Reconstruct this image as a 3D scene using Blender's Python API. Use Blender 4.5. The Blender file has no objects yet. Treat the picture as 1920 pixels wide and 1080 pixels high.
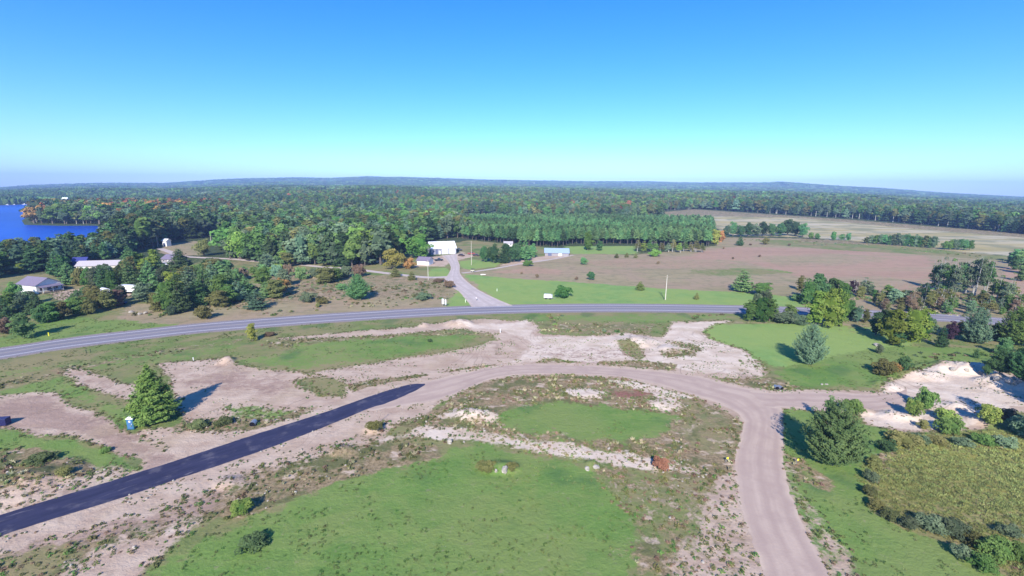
import bpy, math, random
import numpy as np
from mathutils import Vector

RNG = np.random.default_rng(7)
random.seed(7)
R = math.radians
scene = bpy.context.scene
COL = scene.collection

# ------------------------------------------------------------------ camera, world, sun, exposure
H = 43.0; FPX = 860.0; PITCH = R(12.0); ROLL = R(0.48)
fwd = Vector((0, math.cos(PITCH), -math.sin(PITCH)))
up0 = Vector((0, math.sin(PITCH), math.cos(PITCH)))
rt0 = Vector((1, 0, 0))
rt = (rt0 * math.cos(ROLL) + up0 * math.sin(ROLL)).normalized()
upv = (up0 * math.cos(ROLL) - rt0 * math.sin(ROLL)).normalized()
cam_data = bpy.data.cameras.new('camera')
cam = bpy.data.objects.new('camera', cam_data); COL.objects.link(cam)
from mathutils import Matrix
M3 = Matrix((rt, upv, -fwd)).transposed()
cam.matrix_world = Matrix.Translation((0, 0, H)) @ M3.to_4x4()
cam_data.sensor_width = 36.0; cam_data.lens = FPX / 1920 * 36.0
cam_data.clip_start = 0.5; cam_data.clip_end = 40000
scene.camera = cam
scene.render.resolution_x = 1024; scene.render.resolution_y = 576

SUN_EL = R(33.0); SHADOW_AZ = R(7.5)
SKY_STRENGTH = 0.108; SKY_TINT = (0.76, 1.00, 1.34); SUN_POWER = 4.7; EXPOSURE = 0.72
HAZE_DENSITY = 1.45e-4
world = bpy.data.worlds.new('World'); scene.world = world; world.use_nodes = True
wn = world.node_tree; wn.nodes.clear()
sky = wn.nodes.new('ShaderNodeTexSky'); sky.sky_type = 'NISHITA'; sky.sun_disc = False
sky.sun_elevation = SUN_EL; sky.sun_rotation = math.pi + SHADOW_AZ
sky.altitude = 400; sky.air_density = 1.0; sky.dust_density = 0.35; sky.ozone_density = 2.5
mul = wn.nodes.new('ShaderNodeMix'); mul.data_type = 'RGBA'; mul.blend_type = 'MULTIPLY'
mul.inputs['Factor'].default_value = 1.0
mul.inputs[7].default_value = (*SKY_TINT, 1)
bg = wn.nodes.new('ShaderNodeBackground'); bg.inputs['Strength'].default_value = SKY_STRENGTH
wo = wn.nodes.new('ShaderNodeOutputWorld')
hsv = wn.nodes.new('ShaderNodeHueSaturation'); hsv.inputs['Saturation'].default_value = 1.40
wn.links.new(sky.outputs[0], hsv.inputs['Color']); wn.links.new(hsv.outputs[0], mul.inputs[6]); wn.links.new(mul.outputs[2], bg.inputs['Color'])
wn.links.new(bg.outputs[0], wo.inputs['Surface'])
sl = bpy.data.lights.new('sun', 'SUN'); sl.energy = SUN_POWER; sl.angle = R(0.5); sl.color = (1.0, 0.93, 0.83)
so = bpy.data.objects.new('sun', sl); COL.objects.link(so)
sdir = Vector((math.sin(SHADOW_AZ) * math.cos(SUN_EL), math.cos(SHADOW_AZ) * math.cos(SUN_EL), -math.sin(SUN_EL)))
so.rotation_euler = sdir.to_track_quat('-Z', 'Y').to_euler(); so.location = (0, -50, 200)
scene.view_settings.view_transform = 'Standard'; scene.view_settings.look = 'None'
scene.view_settings.exposure = EXPOSURE; scene.view_settings.gamma = 1.0
scene.view_settings.use_curve_mapping = False

# ------------------------------------------------------------------ projection helpers
def ray(px, py):
    d = fwd + rt * ((px - 960) / FPX) + upv * ((540 - py) / FPX)
    return d
def at0(px, py, z=0.0):
    d = ray(px, py)
    if d.z > -0.004: d.z = -0.004
    t = (z - H) / d.z
    return (d.x * t, d.y * t)
def rays_np(P):
    P = np.asarray(P, float)
    a = (P[:, 0] - 960) / FPX; b = (540 - P[:, 1]) / FPX
    F = np.array(fwd); Rr = np.array(rt); U = np.array(upv)
    return F[None] + a[:, None] * Rr[None] + b[:, None] * U[None]
def poly0(P):
    return np.array([at0(*p) for p in P])
def proj(x, y, z):
    v = Vector((x, y, z - H)); d = v.dot(fwd)
    return 960 + FPX * v.dot(rt) / d, 540 - FPX * v.dot(upv) / d, d

# ------------------------------------------------------------------ noise and polygon helpers
def sdf_poly(x, y, poly):
    """signed distance, positive inside"""
    d2 = np.full(x.shape, 1e18); inside = np.zeros(x.shape, bool)
    n = len(poly)
    for i in range(n):
        ax, ay = poly[i]; bx, by = poly[(i + 1) % n]
        ex, ey = bx - ax, by - ay
        L = ex * ex + ey * ey + 1e-9
        t = np.clip(((x - ax) * ex + (y - ay) * ey) / L, 0, 1)
        dx = x - (ax + t * ex); dy = y - (ay + t * ey)
        d2 = np.minimum(d2, dx * dx + dy * dy)
        if ay != by:
            c = ((ay > y) != (by > y)) & (x < (bx - ax) * (y - ay) / (by - ay) + ax)
            inside ^= c
    d = np.sqrt(d2)
    return np.where(inside, d, -d)
def sstep(a, b, v):
    t = np.clip((v - a) / (b - a), 0, 1)
    return t * t * (3 - 2 * t)
def hash2(i, j, s):
    h = np.sin(i * 127.1 + j * 311.7 + s * 74.7) * 43758.5453
    return h - np.floor(h)
def vnoise(x, y, s=0):
    xi = np.floor(x); yi = np.floor(y); fx = x - xi; fy = y - yi
    fx = fx * fx * (3 - 2 * fx); fy = fy * fy * (3 - 2 * fy)
    a = hash2(xi, yi, s); b = hash2(xi + 1, yi, s); c = hash2(xi, yi + 1, s); d = hash2(xi + 1, yi + 1, s)
    return (a * (1 - fx) + b * fx) * (1 - fy) + (c * (1 - fx) + d * fx) * fy
def fbm(x, y, s=0, o=4):
    v = 0; a = 0.5
    for k in range(o):
        v = v + a * vnoise(x * 2 ** k, y * 2 ** k, s + k * 13); a *= 0.5
    return v

# ------------------------------------------------------------------ terrain
LAKE_PX = [(-1500, 386), (-600, 386), (0, 384), (100, 381), (135, 380), (150, 392), (64, 404), (55, 412), (62, 419.5),
           (120, 421), (195, 421), (214, 428), (205, 445), (170, 456), (100, 464), (0, 478), (-600, 520), (-1500, 600)]
LAKE = poly0(LAKE_PX)
SKY_X = np.array([-400, 0, 100, 220, 330, 400, 480, 560, 640, 700, 760, 850, 960, 1100, 1300, 1440, 1600, 1700, 1760, 1920, 2300])
SKY_Y = np.array([357, 353, 348, 345, 346, 343, 339, 336, 335, 332, 333, 335, 337, 340, 343, 346, 354, 360, 363, 371, 378])
SKY_A = 28 + 6.98 * (349 + SKY_X * 16 / 1920 - SKY_Y)
SKY_A = np.maximum(SKY_A, -4)
AZ_T = (SKY_X - 960) / (FPX * math.cos(PITCH))
MOUNDS = []          # (x, y, rx, ry, h)
def mound(px, py, wpx, h, depth=None, edge=2.0):
    x, y = at0(px, py); d = math.hypot(y, H) / FPX
    rx = wpx * d / 2
    MOUNDS.append((x, y, rx, depth if depth else rx, h))
mound(860, 607, 60, 1.6, 5); mound(795, 609, 24, .8, 3)
mound(424, 678, 34, 1.3, 3)
mound(885, 779, 110, 1.1, 3.2); mound(940, 876, 84, .7, 2.2)
mound(700, 803, 42, .8, 2.2); mound(1108, 872, 30, .6, 1.5)
mound(1190, 640, 90, 1.2, 6); mound(1090, 738, 100, .35, 3.4); mound(1235, 757, 70, .35, 3)
mound(1800, 692, 170, 1.7, 5.0); mound(1720, 704, 120, 1.1, 4.0); mound(1880, 718, 110, 1.9, 4.0); mound(1660, 724, 60, 1.0, 3)
mound(1790, 762, 60, 0.8, 2.5); mound(1680, 780, 90, .8, 2.5); mound(1850, 790, 80, 1.2, 3); mound(1620, 772, 50, .7, 2)
mound(430, 905, 60, .5, 2); mound(60, 905, 160, .9, 7); mound(1255, 655, 50, .7, 4)
mound(640, 845, 70, .5, 2); mound(1960, 740, 90, 3.0, 6)
def terr(x, y):
    x = np.asarray(x, float); y = np.asarray(y, float)
    D = np.maximum(np.hypot(x, y), 1.0)
    t = x / np.maximum(y, 1.0)
    A = np.interp(t, AZ_T, SKY_A)
    ramp = np.interp(D, [0, 650, 900, 1500, 3000, 4500, 6300, 9000], [0, 0, .055, .17, .30, .58, 1.0, 0.93])
    n = fbm(x / 900.0 + 11, y / 900.0 + 5, 3, 4) - 0.47
    n2 = fbm(x / 2600.0, y / 2600.0 + 9, 8, 3) - 0.45
    far = sstep(900, 2500, D)
    z = A * ramp + far * (n * 60 + n2 * 50) * np.clip(D / 5000, 0.25, 1) * np.clip(A / 110 + .12, .1, 1) * (1 - 0.45 * sstep(5200, 6300, D))
    # lake basin
    box = (x < 100) & (y > 150)
    if box.any():
        s = np.full(x.shape, -1e4)
        s[box] = sdf_poly(x[box], y[box], LAKE)
        z = z * sstep(10, 420, -s)
        z = np.where(s > 0, -0.2 - 3.5 * sstep(0, 25, s), z)
    m = np.zeros(x.shape)
    for mx, my, rx, ry, h in MOUNDS:
        k = (np.abs(x - mx) < rx * 1.05) & (np.abs(y - my) < ry * 1.05)
        if k.any():
            q = ((x[k] - mx) / rx) ** 2 + ((y[k] - my) / ry) ** 2
            rough = 0.1 + 1.8 * fbm(x[k] * .45, y[k] * .45, 21, 4)
            m[k] = np.maximum(m[k], h * np.maximum(0, 1 - q) ** 1.3 * rough)
    return z + m
def terr1(x, y):
    return float(terr(np.array([x]), np.array([y]))[0])
TS = np.geomspace(30, 9000, 900)
def at(px, py):
    """point on the terrain seen at this pixel of the photograph"""
    d = ray(px, py); hn = math.hypot(d.x, d.y)
    xs = d.x / hn * TS; ys = d.y / hn * TS; zs = H + d.z / hn * TS
    g = terr(xs, ys); k = np.nonzero(zs <= g)[0]
    if len(k) == 0: return (xs[-1], ys[-1])
    k = max(k[0], 1)
    a = zs[k - 1] - g[k - 1]; b = zs[k] - g[k]; f = a / (a - b + 1e-9)
    return (xs[k - 1] + f * (xs[k] - xs[k - 1]), ys[k - 1] + f * (ys[k] - ys[k - 1]))
def tag(o, label=None, cat=None, group=None, kind=None):
    if label: o['label'] = label
    if cat: o['category'] = cat
    if group: o['group'] = group
    if kind: o['kind'] = kind
    return o

# ------------------------------------------------------------------ materials
def S(r, g, b):
    f = lambda c: (c / 255 / 12.92) if c / 255 <= 0.04045 else ((c / 255 + 0.055) / 1.055) ** 2.4
    return (f(r), f(g), f(b), 1)
class NT:
    def __init__(s, name):
        s.m = bpy.data.materials.new(name); s.m.use_nodes = True
        s.t = s.m.node_tree; s.t.nodes.clear()
        s.out = s.t.nodes.new('ShaderNodeOutputMaterial')
    def n(s, ty, **kw):
        nd = s.t.nodes.new(ty)
        for k, v in kw.items(): setattr(nd, k, v)
        return nd
    def l(s, a, b): s.t.links.new(a, b)
    def attr(s, name):
        a = s.n('ShaderNodeAttribute'); a.attribute_name = name; return a.outputs['Fac']
    def attrv(s, name):
        a = s.n('ShaderNodeAttribute'); a.attribute_name = name; return a.outputs['Vector']
    def math(s, op, a, b=None, c=None, clamp=False):
        m = s.n('ShaderNodeMath', operation=op, use_clamp=clamp)
        for i, v in enumerate([a, b, c]):
            if v is None: continue
            if isinstance(v, (int, float)): m.inputs[i].default_value = v
            else: s.l(v, m.inputs[i])
        return m.outputs[0]
    def mix(s, f, a, b, blend='MIX'):
        m = s.n('ShaderNodeMix', data_type='RGBA', blend_type=blend)
        for i, v in ((0, f), (6, a), (7, b)):
            if isinstance(v, (int, float)): m.inputs[i].default_value = v
            elif isinstance(v, tuple): m.inputs[i].default_value = v
            else: s.l(v, m.inputs[i])
        return m.outputs[2]
    def noise(s, scale, detail=4, rough=.55, vec=None, stretch=None, dist=0.0):
        nd = s.n('ShaderNodeTexNoise'); nd.inputs['Scale'].default_value = scale
        nd.inputs['Detail'].default_value = detail; nd.inputs['Roughness'].default_value = rough
        nd.inputs['Distortion'].default_value = dist
        if vec is None: vec = s.pos()
        if stretch:
            mp = s.n('ShaderNodeMapping'); mp.inputs['Scale'].default_value = stretch[:3]
            if len(stretch) > 3: mp.inputs['Rotation'].default_value = (0, 0, stretch[3])
            s.l(vec, mp.inputs['Vector']); vec = mp.outputs[0]
        s.l(vec, nd.inputs['Vector'])
        return nd.outputs['Fac']
    def pos(s):
        if not hasattr(s, '_g'): s._g = s.n('ShaderNodeNewGeometry')
        return s._g.outputs['Position']
    def math2(s, v):
        m = s.n('ShaderNodeVectorMath', operation='ADD'); m.inputs[1].default_value = (500, 300, 0); s.l(v, m.inputs[0]); return m.outputs[0]
    def ramp(s, f, lo, hi, a=0.0, b=1.0):
        m = s.n('ShaderNodeMapRange'); m.inputs['From Min'].default_value = lo; m.inputs['From Max'].default_value = hi
        m.inputs['To Min'].default_value = a; m.inputs['To Max'].default_value = b
        m.interpolation_type = 'SMOOTHSTEP'; s.l(f, m.inputs['Value']); return m.outputs[0]
    def bump(s, h, strength=.4, dist=.3):
        b = s.n('ShaderNodeBump'); b.inputs['Strength'].default_value = strength
        b.inputs['Distance'].default_value = dist; s.l(h, b.inputs['Height']); return b.outputs[0]
    def surf(s, col, rough=.9, spec=.2, normal=None, metal=0.0):
        p = s.n('ShaderNodeBsdfPrincipled')
        if isinstance(col, tuple): p.inputs['Base Color'].default_value = col
        else: s.l(col, p.inputs['Base Color'])
        if isinstance(rough, float): p.inputs['Roughness'].default_value = rough
        else: s.l(rough, p.inputs['Roughness'])
        p.inputs['Specular IOR Level'].default_value = spec; p.inputs['Metallic'].default_value = metal
        if normal is not None: s.l(normal, p.inputs['Normal'])
        s.l(p.outputs[0], s.out.inputs['Surface']); return s.m

def grain(name, c, var=.25, scale=2.0, rough=.9, spec=.2, metal=0.0):
    t = NT(name); n = t.noise(scale, 5, .65)
    c2 = tuple(v * (1 - var) for v in c[:3]) + (1,)
    return t.surf(t.mix(t.ramp(n, .3, .7), c2, c), float(rough), spec, metal=metal)

SAND = (.54, .42, .325, 1); SAND_PALE = (.68, .57, .465, 1); SAND_DARK = (.40, .285, .215, 1)
# (name, colour a, colour b) of what covers the ground
CLASSES = {
 'lawn': ((0.110, 0.206, 0.046, 1), (0.162, 0.256, 0.063, 1)),
 'green': ((0.112, 0.170, 0.046, 1), (0.191, 0.233, 0.074, 1)),
 'vivid':  ((0.155, 0.270, 0.075, 1), (0.215, 0.340, 0.105, 1)),
 'scrub': ((0.173, 0.131, 0.072, 1), (0.338, 0.255, 0.150, 1)),
 'dry': ((0.258, 0.223, 0.120, 1), (0.378, 0.300, 0.182, 1)),
 'pink': ((0.340, 0.221, 0.153, 1), (0.428, 0.282, 0.196, 1)),
 'marsh': ((0.333, 0.284, 0.129, 1), (0.478, 0.378, 0.184, 1)),
 'meadow': ((0.175, 0.189, 0.038, 1), (0.277, 0.254, 0.065, 1)),
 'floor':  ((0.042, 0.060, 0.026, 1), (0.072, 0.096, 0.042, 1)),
 'red':    ((0.216, 0.096, 0.072, 1), (0.288, 0.144, 0.108, 1)),
 'dirt':   ((.300, .205, .160, 1), (.400, .285, .225, 1)),
 'sand':   (SAND_DARK, SAND),
 'pale':   (SAND, SAND_PALE),
}
ORDER = list(CLASSES)
PAINT = []    # (class, softness in metres, opacity, world polygon)
def paint(c, soft, op, P): PAINT.append((c, soft, op, poly0(P)))
def paintT(c, soft, op, P): PAINT.append((c, soft, op, np.array([at(*p) for p in P])))

paintT('marsh', 12, 1, [(1235, 400), (1300, 394), (1450, 404), (1600, 414), (1760, 427), (1920, 441), (2500, 480), (2500, 540), (1920, 482), (1800, 472), (1600, 452), (1500, 445), (1360, 441), (1330, 412), (1240, 405)])
paintT('scrub', 10, .7, [(1235, 398), (1300, 392), (1450, 402), (1600, 412), (1760, 425), (1920, 437), (2400, 470), (1920, 446), (1700, 428), (1500, 409), (1240, 404)])
paintT('marsh', 10, .9, [(812, 389), (885, 390), (890, 397), (815, 397)])
paintT('marsh', 10, .7, [(600, 362), (640, 360), (650, 364), (605, 366)])
paint('dry', 6, 1, [(845, 520), (870, 503), (905, 508), (1000, 481), (1100, 476), (1190, 479), (1340, 461), (1360, 445), (1500, 447), (1760, 466), (1880, 482), (2300, 520), (2300, 680), (1920, 612), (1800, 597), (1650, 590), (1480, 575), (1240, 572), (960, 572), (880, 550)])
paint('pink', 10, .95, [(1300, 473), (1380, 462), (1560, 467), (1745, 477), (1760, 500), (1740, 540), (1640, 547), (1500, 520), (1400, 492), (1290, 484)])
paint('pink', 6, .5, [(1080, 488), (1300, 480), (1400, 495), (1300, 505), (1100, 500)])
paint('pink', 4, .8, [(1870, 500), (1960, 500), (2000, 560), (1890, 560)])
paint('pink', 3, .6, [(908, 510), (1000, 500), (1060, 505), (1060, 516), (940, 514)])
paint('green', 4, .9, [(1420, 450), (1500, 449), (1700, 461), (1810, 474), (1900, 481), (1890, 491), (1740, 478), (1560, 468), (1430, 458)])
paint('scrub', 3, .8, [(1500, 447), (1560, 450), (1680, 458), (1700, 462), (1600, 458), (1500, 453)])
paint('lawn', 4, .5, [(1370, 502), (1450, 505), (1500, 512), (1420, 513), (1370, 508)])
paint('vivid', 4, .8, [(1060, 462), (1190, 461), (1195, 476), (1070, 476)])
paint('vivid', 3, 1, [(868, 513), (900, 516), (960, 522), (1080, 529), (1240, 541), (1390, 548), (1500, 558), (1510, 576), (1390, 574), (1200, 572), (1050, 572), (970, 573), (940, 569), (905, 545), (880, 525)])
paint('vivid', 2, .9, [(845, 535), (870, 540), (905, 568), (880, 574), (835, 577), (820, 572), (850, 555)])
paint('vivid', 2, .8, [(805, 504), (835, 502), (850, 511), (842, 518), (800, 520)])
paint('vivid', 2, .8, [(858, 490), (890, 487), (940, 492), (930, 500), (880, 506), (862, 500)])
paint('dry', 4, .9, [(200, 604), (250, 570), (350, 560), (480, 530), (560, 505), (700, 515), (830, 520), (870, 535), (830, 576), (600, 592), (480, 600), (330, 612), (240, 609)])
paint('scrub', 3, .45, [(500, 515), (700, 515), (860, 525), (840, 560), (640, 560), (480, 575), (400, 580), (470, 545)])
paint('lawn', 4, .9, [(-300, 690), (-300, 620), (0, 632), (60, 608), (120, 594), (200, 598), (250, 604), (330, 610), (200, 634), (0, 658)])
paint('green', 4, .5, [(-100, 520), (480, 500), (480, 520), (250, 560), (0, 610), (-100, 620)])
paint('sand', 2, .8, [(88, 548), (110, 543), (180, 541), (270, 552), (225, 560), (170, 566), (108, 562)])
paint('dry', 3, 1, [(298, 474), (310, 458), (365, 452), (395, 456), (380, 478), (330, 480)])
paint('sand', 2, .8, [(775, 500), (800, 500), (835, 500), (850, 490), (895, 480), (900, 470), (860, 466), (858, 476), (800, 482)])
paint('sand', 2, .8, [(930, 500), (975, 495), (1030, 488), (1075, 480), (1060, 474), (1020, 480), (960, 490)])
paint('green', 5, .95, [(858, 470), (850, 456), (880, 450), (1000, 462), (1060, 466), (1060, 474), (1020, 478), (930, 486), (890, 480)])
# below the highway
paint('green', 3, 1, [(-600, 760), (-300, 712), (0, 674), (240, 640), (480, 616), (700, 599), (870, 590), (1000, 588), (1380, 588), (1700, 600), (2200, 640), (2200, 900), (1900, 830), (1600, 800), (1500, 760), (1440, 730), (900, 700), (500, 900), (0, 1200), (-900, 1200)])
paint('lawn', 3, .5, [(-100, 705), (200, 672), (480, 640), (420, 665), (250, 690), (120, 690), (-100, 730)])
paint('scrub', 3, .5, [(-100, 730), (110, 688), (300, 655), (480, 628), (500, 634), (300, 668), (130, 700), (-100, 760)])
paint('lawn', 3, .75, [(-100, 770), (0, 735), (120, 705), (200, 745), (260, 775), (240, 815), (190, 775), (100, 735), (0, 742)])
paint('scrub', 2, .7, [(100, 690), (135, 686), (160, 700), (240, 750), (235, 758), (140, 715)])
paint('scrub', 3, .55, [(470, 640), (600, 630), (800, 618), (930, 625), (930, 635), (760, 640), (560, 655), (480, 660)])
paint('lawn', 3, .6, [(560, 645), (780, 630), (900, 630), (850, 655), (700, 678), (560, 695), (420, 680), (520, 660)])
paint('lawn', 3, .6, [(1000, 590), (1370, 588), (1370, 600), (1240, 606), (1000, 603)])
paint('scrub', 3, .55, [(1000, 602), (1240, 606), (1230, 634), (1100, 630), (1010, 625)])
# sand at the top centre and the loop
paint('sand', 1.6, 1, [(520, 634), (600, 627), (780, 612), (850, 602), (905, 597), (1000, 603), (1010, 616), (1020, 626), (1100, 630), (1170, 624), (1240, 632), (1262, 603), (1365, 601), (1366, 604), (1333, 612), (1321, 622), (1330, 634), (1360, 643), (1402, 656), (1440, 690), (1446, 700), (1430, 708), (1380, 711), (1300, 705), (1200, 695), (1090, 690), (960, 690), (880, 700), (800, 720), (740, 735), (680, 752), (600, 780), (540, 800), (470, 818), (330, 870), (300, 840), (250, 815), (262, 805), (345, 800), (330, 740), (300, 682), (360, 677), (415, 670), (450, 682), (500, 693), (580, 700), (680, 684), (780, 668), (880, 652), (935, 636), (925, 626), (860, 617), (700, 630), (524, 637)])
paint('pale', 3, .85, [(990, 600), (940, 606), (850, 606), (860, 612), (940, 622), (990, 640), (980, 670), (900, 690), (960, 683), (1090, 682), (1200, 690), (1265, 690), (1320, 700), (1440, 704), (1438, 690), (1402, 658), (1330, 634), (1321, 620), (1365, 602), (1265, 604), (1235, 636), (1170, 626), (1100, 633), (1010, 628)])
paint('pale', 1.5, .9, [(830, 777), (880, 762), (905, 768), (935, 778), (925, 795), (850, 790)])
paint('green', 1.5, .9, [(555, 712), (590, 705), (640, 712), (655, 722), (640, 745), (600, 742), (565, 728)])
paint('lawn', 1.5, .6, [(420, 762), (480, 760), (560, 768), (590, 764), (585, 776), (500, 800), (430, 782)])
paint('scrub', 1.5, .8, [(330, 795), (420, 783), (520, 785), (560, 765), (592, 764), (560, 785), (470, 812), (410, 806), (330, 808)])
paint('scrub', .8, 1, [(652, 722), (700, 711), (750, 706), (801, 700), (803, 705), (750, 714), (700, 724), (665, 734)])
paint('scrub', .6, 1, [(822, 698), (930, 682), (932, 686), (880, 692), (826, 700)])
paint('scrub', .7, 1, [(1002, 681), (1015, 675), (1040, 673), (1090, 680), (1088, 684), (1040, 683)])
paint('scrub', .7, 1, [(1118, 684), (1130, 678), (1200, 676), (1268, 684), (1262, 696), (1200, 693), (1150, 688)])
paint('green', 1, .8, [(1155, 640), (1180, 640), (1206, 655), (1200, 674), (1175, 665)])
paint('scrub', 1.5, .6, [(1240, 640), (1300, 645), (1320, 655), (1300, 668), (1245, 672), (1240, 660), (1290, 655)])
paint('scrub', 1.2, .9, [(1355, 710), (1420, 712), (1448, 704), (1500, 724), (1490, 733), (1440, 736), (1390, 726)])
paint('sand', 1.2, 1, [(122, 690), (150, 692), (200, 708), (260, 726), (300, 735), (300, 760), (240, 752), (200, 740), (150, 722), (125, 706)])
# right-hand lawn
paint('vivid', 2.2, .9, [(1320, 622), (1345, 608), (1480, 607), (1560, 609), (1590, 640), (1540, 675), (1450, 690), (1402, 656), (1345, 640)])
paint('vivid', 9, .8, [(1480, 607), (1640, 613), (1740, 640), (1720, 675), (1600, 700), (1470, 700), (1440, 690)])
paint('lawn', 2, .75, [(1440, 696), (1620, 655), (1700, 650), (1900, 650), (1900, 690), (1780, 683), (1700, 703), (1640, 728), (1540, 725), (1480, 722)])
paint('dry', 1.5, .6, [(1380, 602), (1640, 608), (1640, 613), (1480, 607), (1380, 607)])
paint('dry', 3, .8, [(1640, 575), (1900, 600), (1920, 585), (1800, 565), (1640, 560)])
paint('sand', 1.2, 1, [(1440, 738), (1500, 734), (1640, 736), (1662, 720), (1700, 705), (1780, 683), (1840, 686), (1868, 700), (1930, 700), (2100, 730), (2100, 780), (1900, 775), (1850, 806), (1780, 810), (1700, 812), (1620, 797), (1605, 775), (1560, 768), (1465, 766)])
paint('pale', 2, .9, [(1650, 730), (1700, 706), (1780, 684), (1840, 690), (1900, 706), (2050, 740), (1900, 770), (1850, 795), (1780, 805), (1700, 808), (1620, 795), (1612, 775), (1690, 765)])
paint('sand', .8, 1, [(-400, 1090), (0, 955), (275, 873), (480, 807), (700, 734), (797, 712), (830, 735), (700, 776), (480, 860), (350, 904), (0, 1022), (-400, 1190)])
paint('sand', 1.0, 1, [(780, 712), (880, 692), (960, 679), (1090, 680), (1200, 689), (1310, 701), (1380, 720), (1440, 732), (1500, 730), (1640, 733), (1640, 775), (1474, 769), (1478, 820), (1484, 890), (1506, 950), (1540, 1015), (1580, 1080), (1680, 1240), (1500, 1300), (1405, 1060), (1383, 980), (1366, 920), (1364, 865), (1374, 820), (1376, 790), (1340, 765), (1290, 746), (1180, 713), (1060, 706), (965, 708), (905, 722), (850, 748), (790, 762)])
# island in the loop of the gravel road
paint('scrub', 1.0, 1, [(720, 800), (810, 770), (850, 745), (900, 719), (960, 705), (1060, 703), (1180, 711), (1300, 744), (1380, 780), (1392, 800), (1380, 840), (1374, 900), (1330, 895), (1240, 866), (1080, 836), (940, 818), (840, 806)])
paint('green', 2, .5, [(1280, 740), (1392, 790), (1376, 870), (1300, 850), (1260, 800)])
paint('lawn', 4, .85, [(935, 772), (1000, 748), (1100, 753), (1200, 765), (1275, 785), (1240, 812), (1160, 832), (1080, 828), (1000, 812), (930, 792)])
paint('pale', 2.2, 1, [(1042, 734), (1070, 727), (1100, 725), (1145, 735), (1130, 747), (1090, 749), (1060, 742)])
paint('pale', 2.2, .9, [(1125, 712), (1180, 713), (1240, 725), (1300, 745), (1270, 752), (1290, 764), (1255, 770), (1215, 762), (1205, 752), (1230, 745), (1170, 722)])
paint('red', 1.8, .7, [(1145, 733), (1190, 730), (1226, 740), (1200, 748), (1150, 747)])
paint('red', 2, .35, [(830, 745), (960, 725), (1040, 735), (960, 760), (880, 755)])
paint('pale', 2.2, .9, [(820, 778), (845, 768), (880, 760), (905, 768), (940, 782), (930, 793), (870, 792)])
paint('pale', 2.2, .95, [(640, 834), (700, 820), (760, 810), (790, 796), (840, 800), (920, 812), (1000, 824), (1080, 834), (1160, 848), (1240, 862), (1320, 884), (1342, 896), (1280, 892), (1200, 886), (1100, 868), (1000, 850), (940, 838), (860, 826), (760, 822), (690, 836), (650, 842)])
# below the asphalt
paint('sand', 1.5, 1, [(-600, 1250), (-300, 1120), (0, 1010), (200, 946), (350, 896), (480, 851), (600, 805), (700, 767), (760, 756), (850, 742), (800, 775), (740, 802), (700, 830), (640, 850), (560, 880), (520, 905), (440, 935), (400, 960), (380, 985), (340, 1010), (290, 1050), (200, 1150), (-300, 1500)])
paint('scrub', 2.5, .5, [(-300, 1180), (0, 1050), (200, 985), (350, 930), (480, 885), (640, 830), (730, 795), (700, 830), (560, 880), (440, 935), (380, 985), (200, 1040), (-300, 1300)])
paint('pale', 2, .5, [(330, 960), (420, 940), (520, 895), (560, 880), (500, 915), (400, 965), (300, 1030), (280, 1000)])
paint('green', 2, .8, [(-300, 1180), (0, 1042), (60, 1026), (130, 1022), (150, 1040), (80, 1075), (-100, 1250)])
paint('scrub', 2, .9, [(440, 935), (490, 898), (560, 872), (640, 845), (760, 828), (835, 835), (830, 862), (740, 882), (640, 908), (560, 940), (470, 975), (395, 978), (390, 960)])
paint('lawn', 3.0, 1, [(190, 1250), (300, 1075), (380, 1010), (480, 972), (560, 938), (640, 908), (740, 882), (835, 862), (850, 838), (900, 834), (960, 846), (1060, 864), (1110, 878), (1150, 920), (1190, 960), (1190, 1050), (1160, 1300)])
paint('lawn', 4, .8, [(420, 1030), (620, 930), (850, 880), (1050, 880), (1160, 980), (1150, 1200), (300, 1200)])
paint('scrub', 5, .85, [(1105, 872), (1200, 887), (1345, 897), (1380, 920), (1402, 990), (1440, 1300), (1150, 1300), (1190, 1050), (1180, 950)])
paint('green', 2, .5, [(1180, 900), (1330, 900), (1340, 1000), (1280, 1060), (1200, 1000)])
paint('sand', 2, .62, [(1300, 990), (1340, 930), (1372, 900), (1402, 990), (1440, 1100), (1440, 1300), (1200, 1300), (1250, 1050)])
paint('sand', 2, .35, [(1110, 890), (1250, 890), (1350, 910), (1340, 990), (1200, 990), (1150, 940)])
paint('sand', 1.5, .8, [(1335, 890), (1380, 880), (1384, 930), (1360, 930)])
# right-hand foreground
paint('lawn', 1.2, 1, [(1466, 766), (1500, 768), (1600, 792), (1700, 812), (1700, 830), (1650, 850), (1625, 890), (1640, 960), (1700, 992), (1760, 1010), (1940, 1110), (2100, 1400), (1560, 1300), (1560, 1080), (1520, 1010), (1490, 950), (1470, 890), (1468, 800)])
paint('scrub', 1.2, .6, [(1472, 850), (1500, 860), (1570, 905), (1560, 930), (1500, 905), (1475, 900)])
paint('sand', 1.6, .6, [(1472, 860), (1492, 895), (1530, 950), (1580, 1010), (1620, 1100), (1600, 1200), (1560, 1080), (1500, 960), (1476, 900)])
paint('meadow', 3.0, 1, [(1680, 816), (1760, 820), (1860, 808), (1920, 812), (2400, 850), (2500, 1400), (2050, 1300), (1880, 1070), (1750, 1004), (1660, 965), (1622, 915), (1636, 872)])
paint('scrub', 3, .4, [(1740, 1000), (1760, 960), (1920, 1000), (2100, 1100), (2000, 1200), (1880, 1070)])
paint('scrub', 1.5, .5, [(1640, 850), (1690, 835), (1900, 830), (1960, 838), (1760, 848), (1680, 870), (1640, 940), (1626, 905)])
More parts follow.
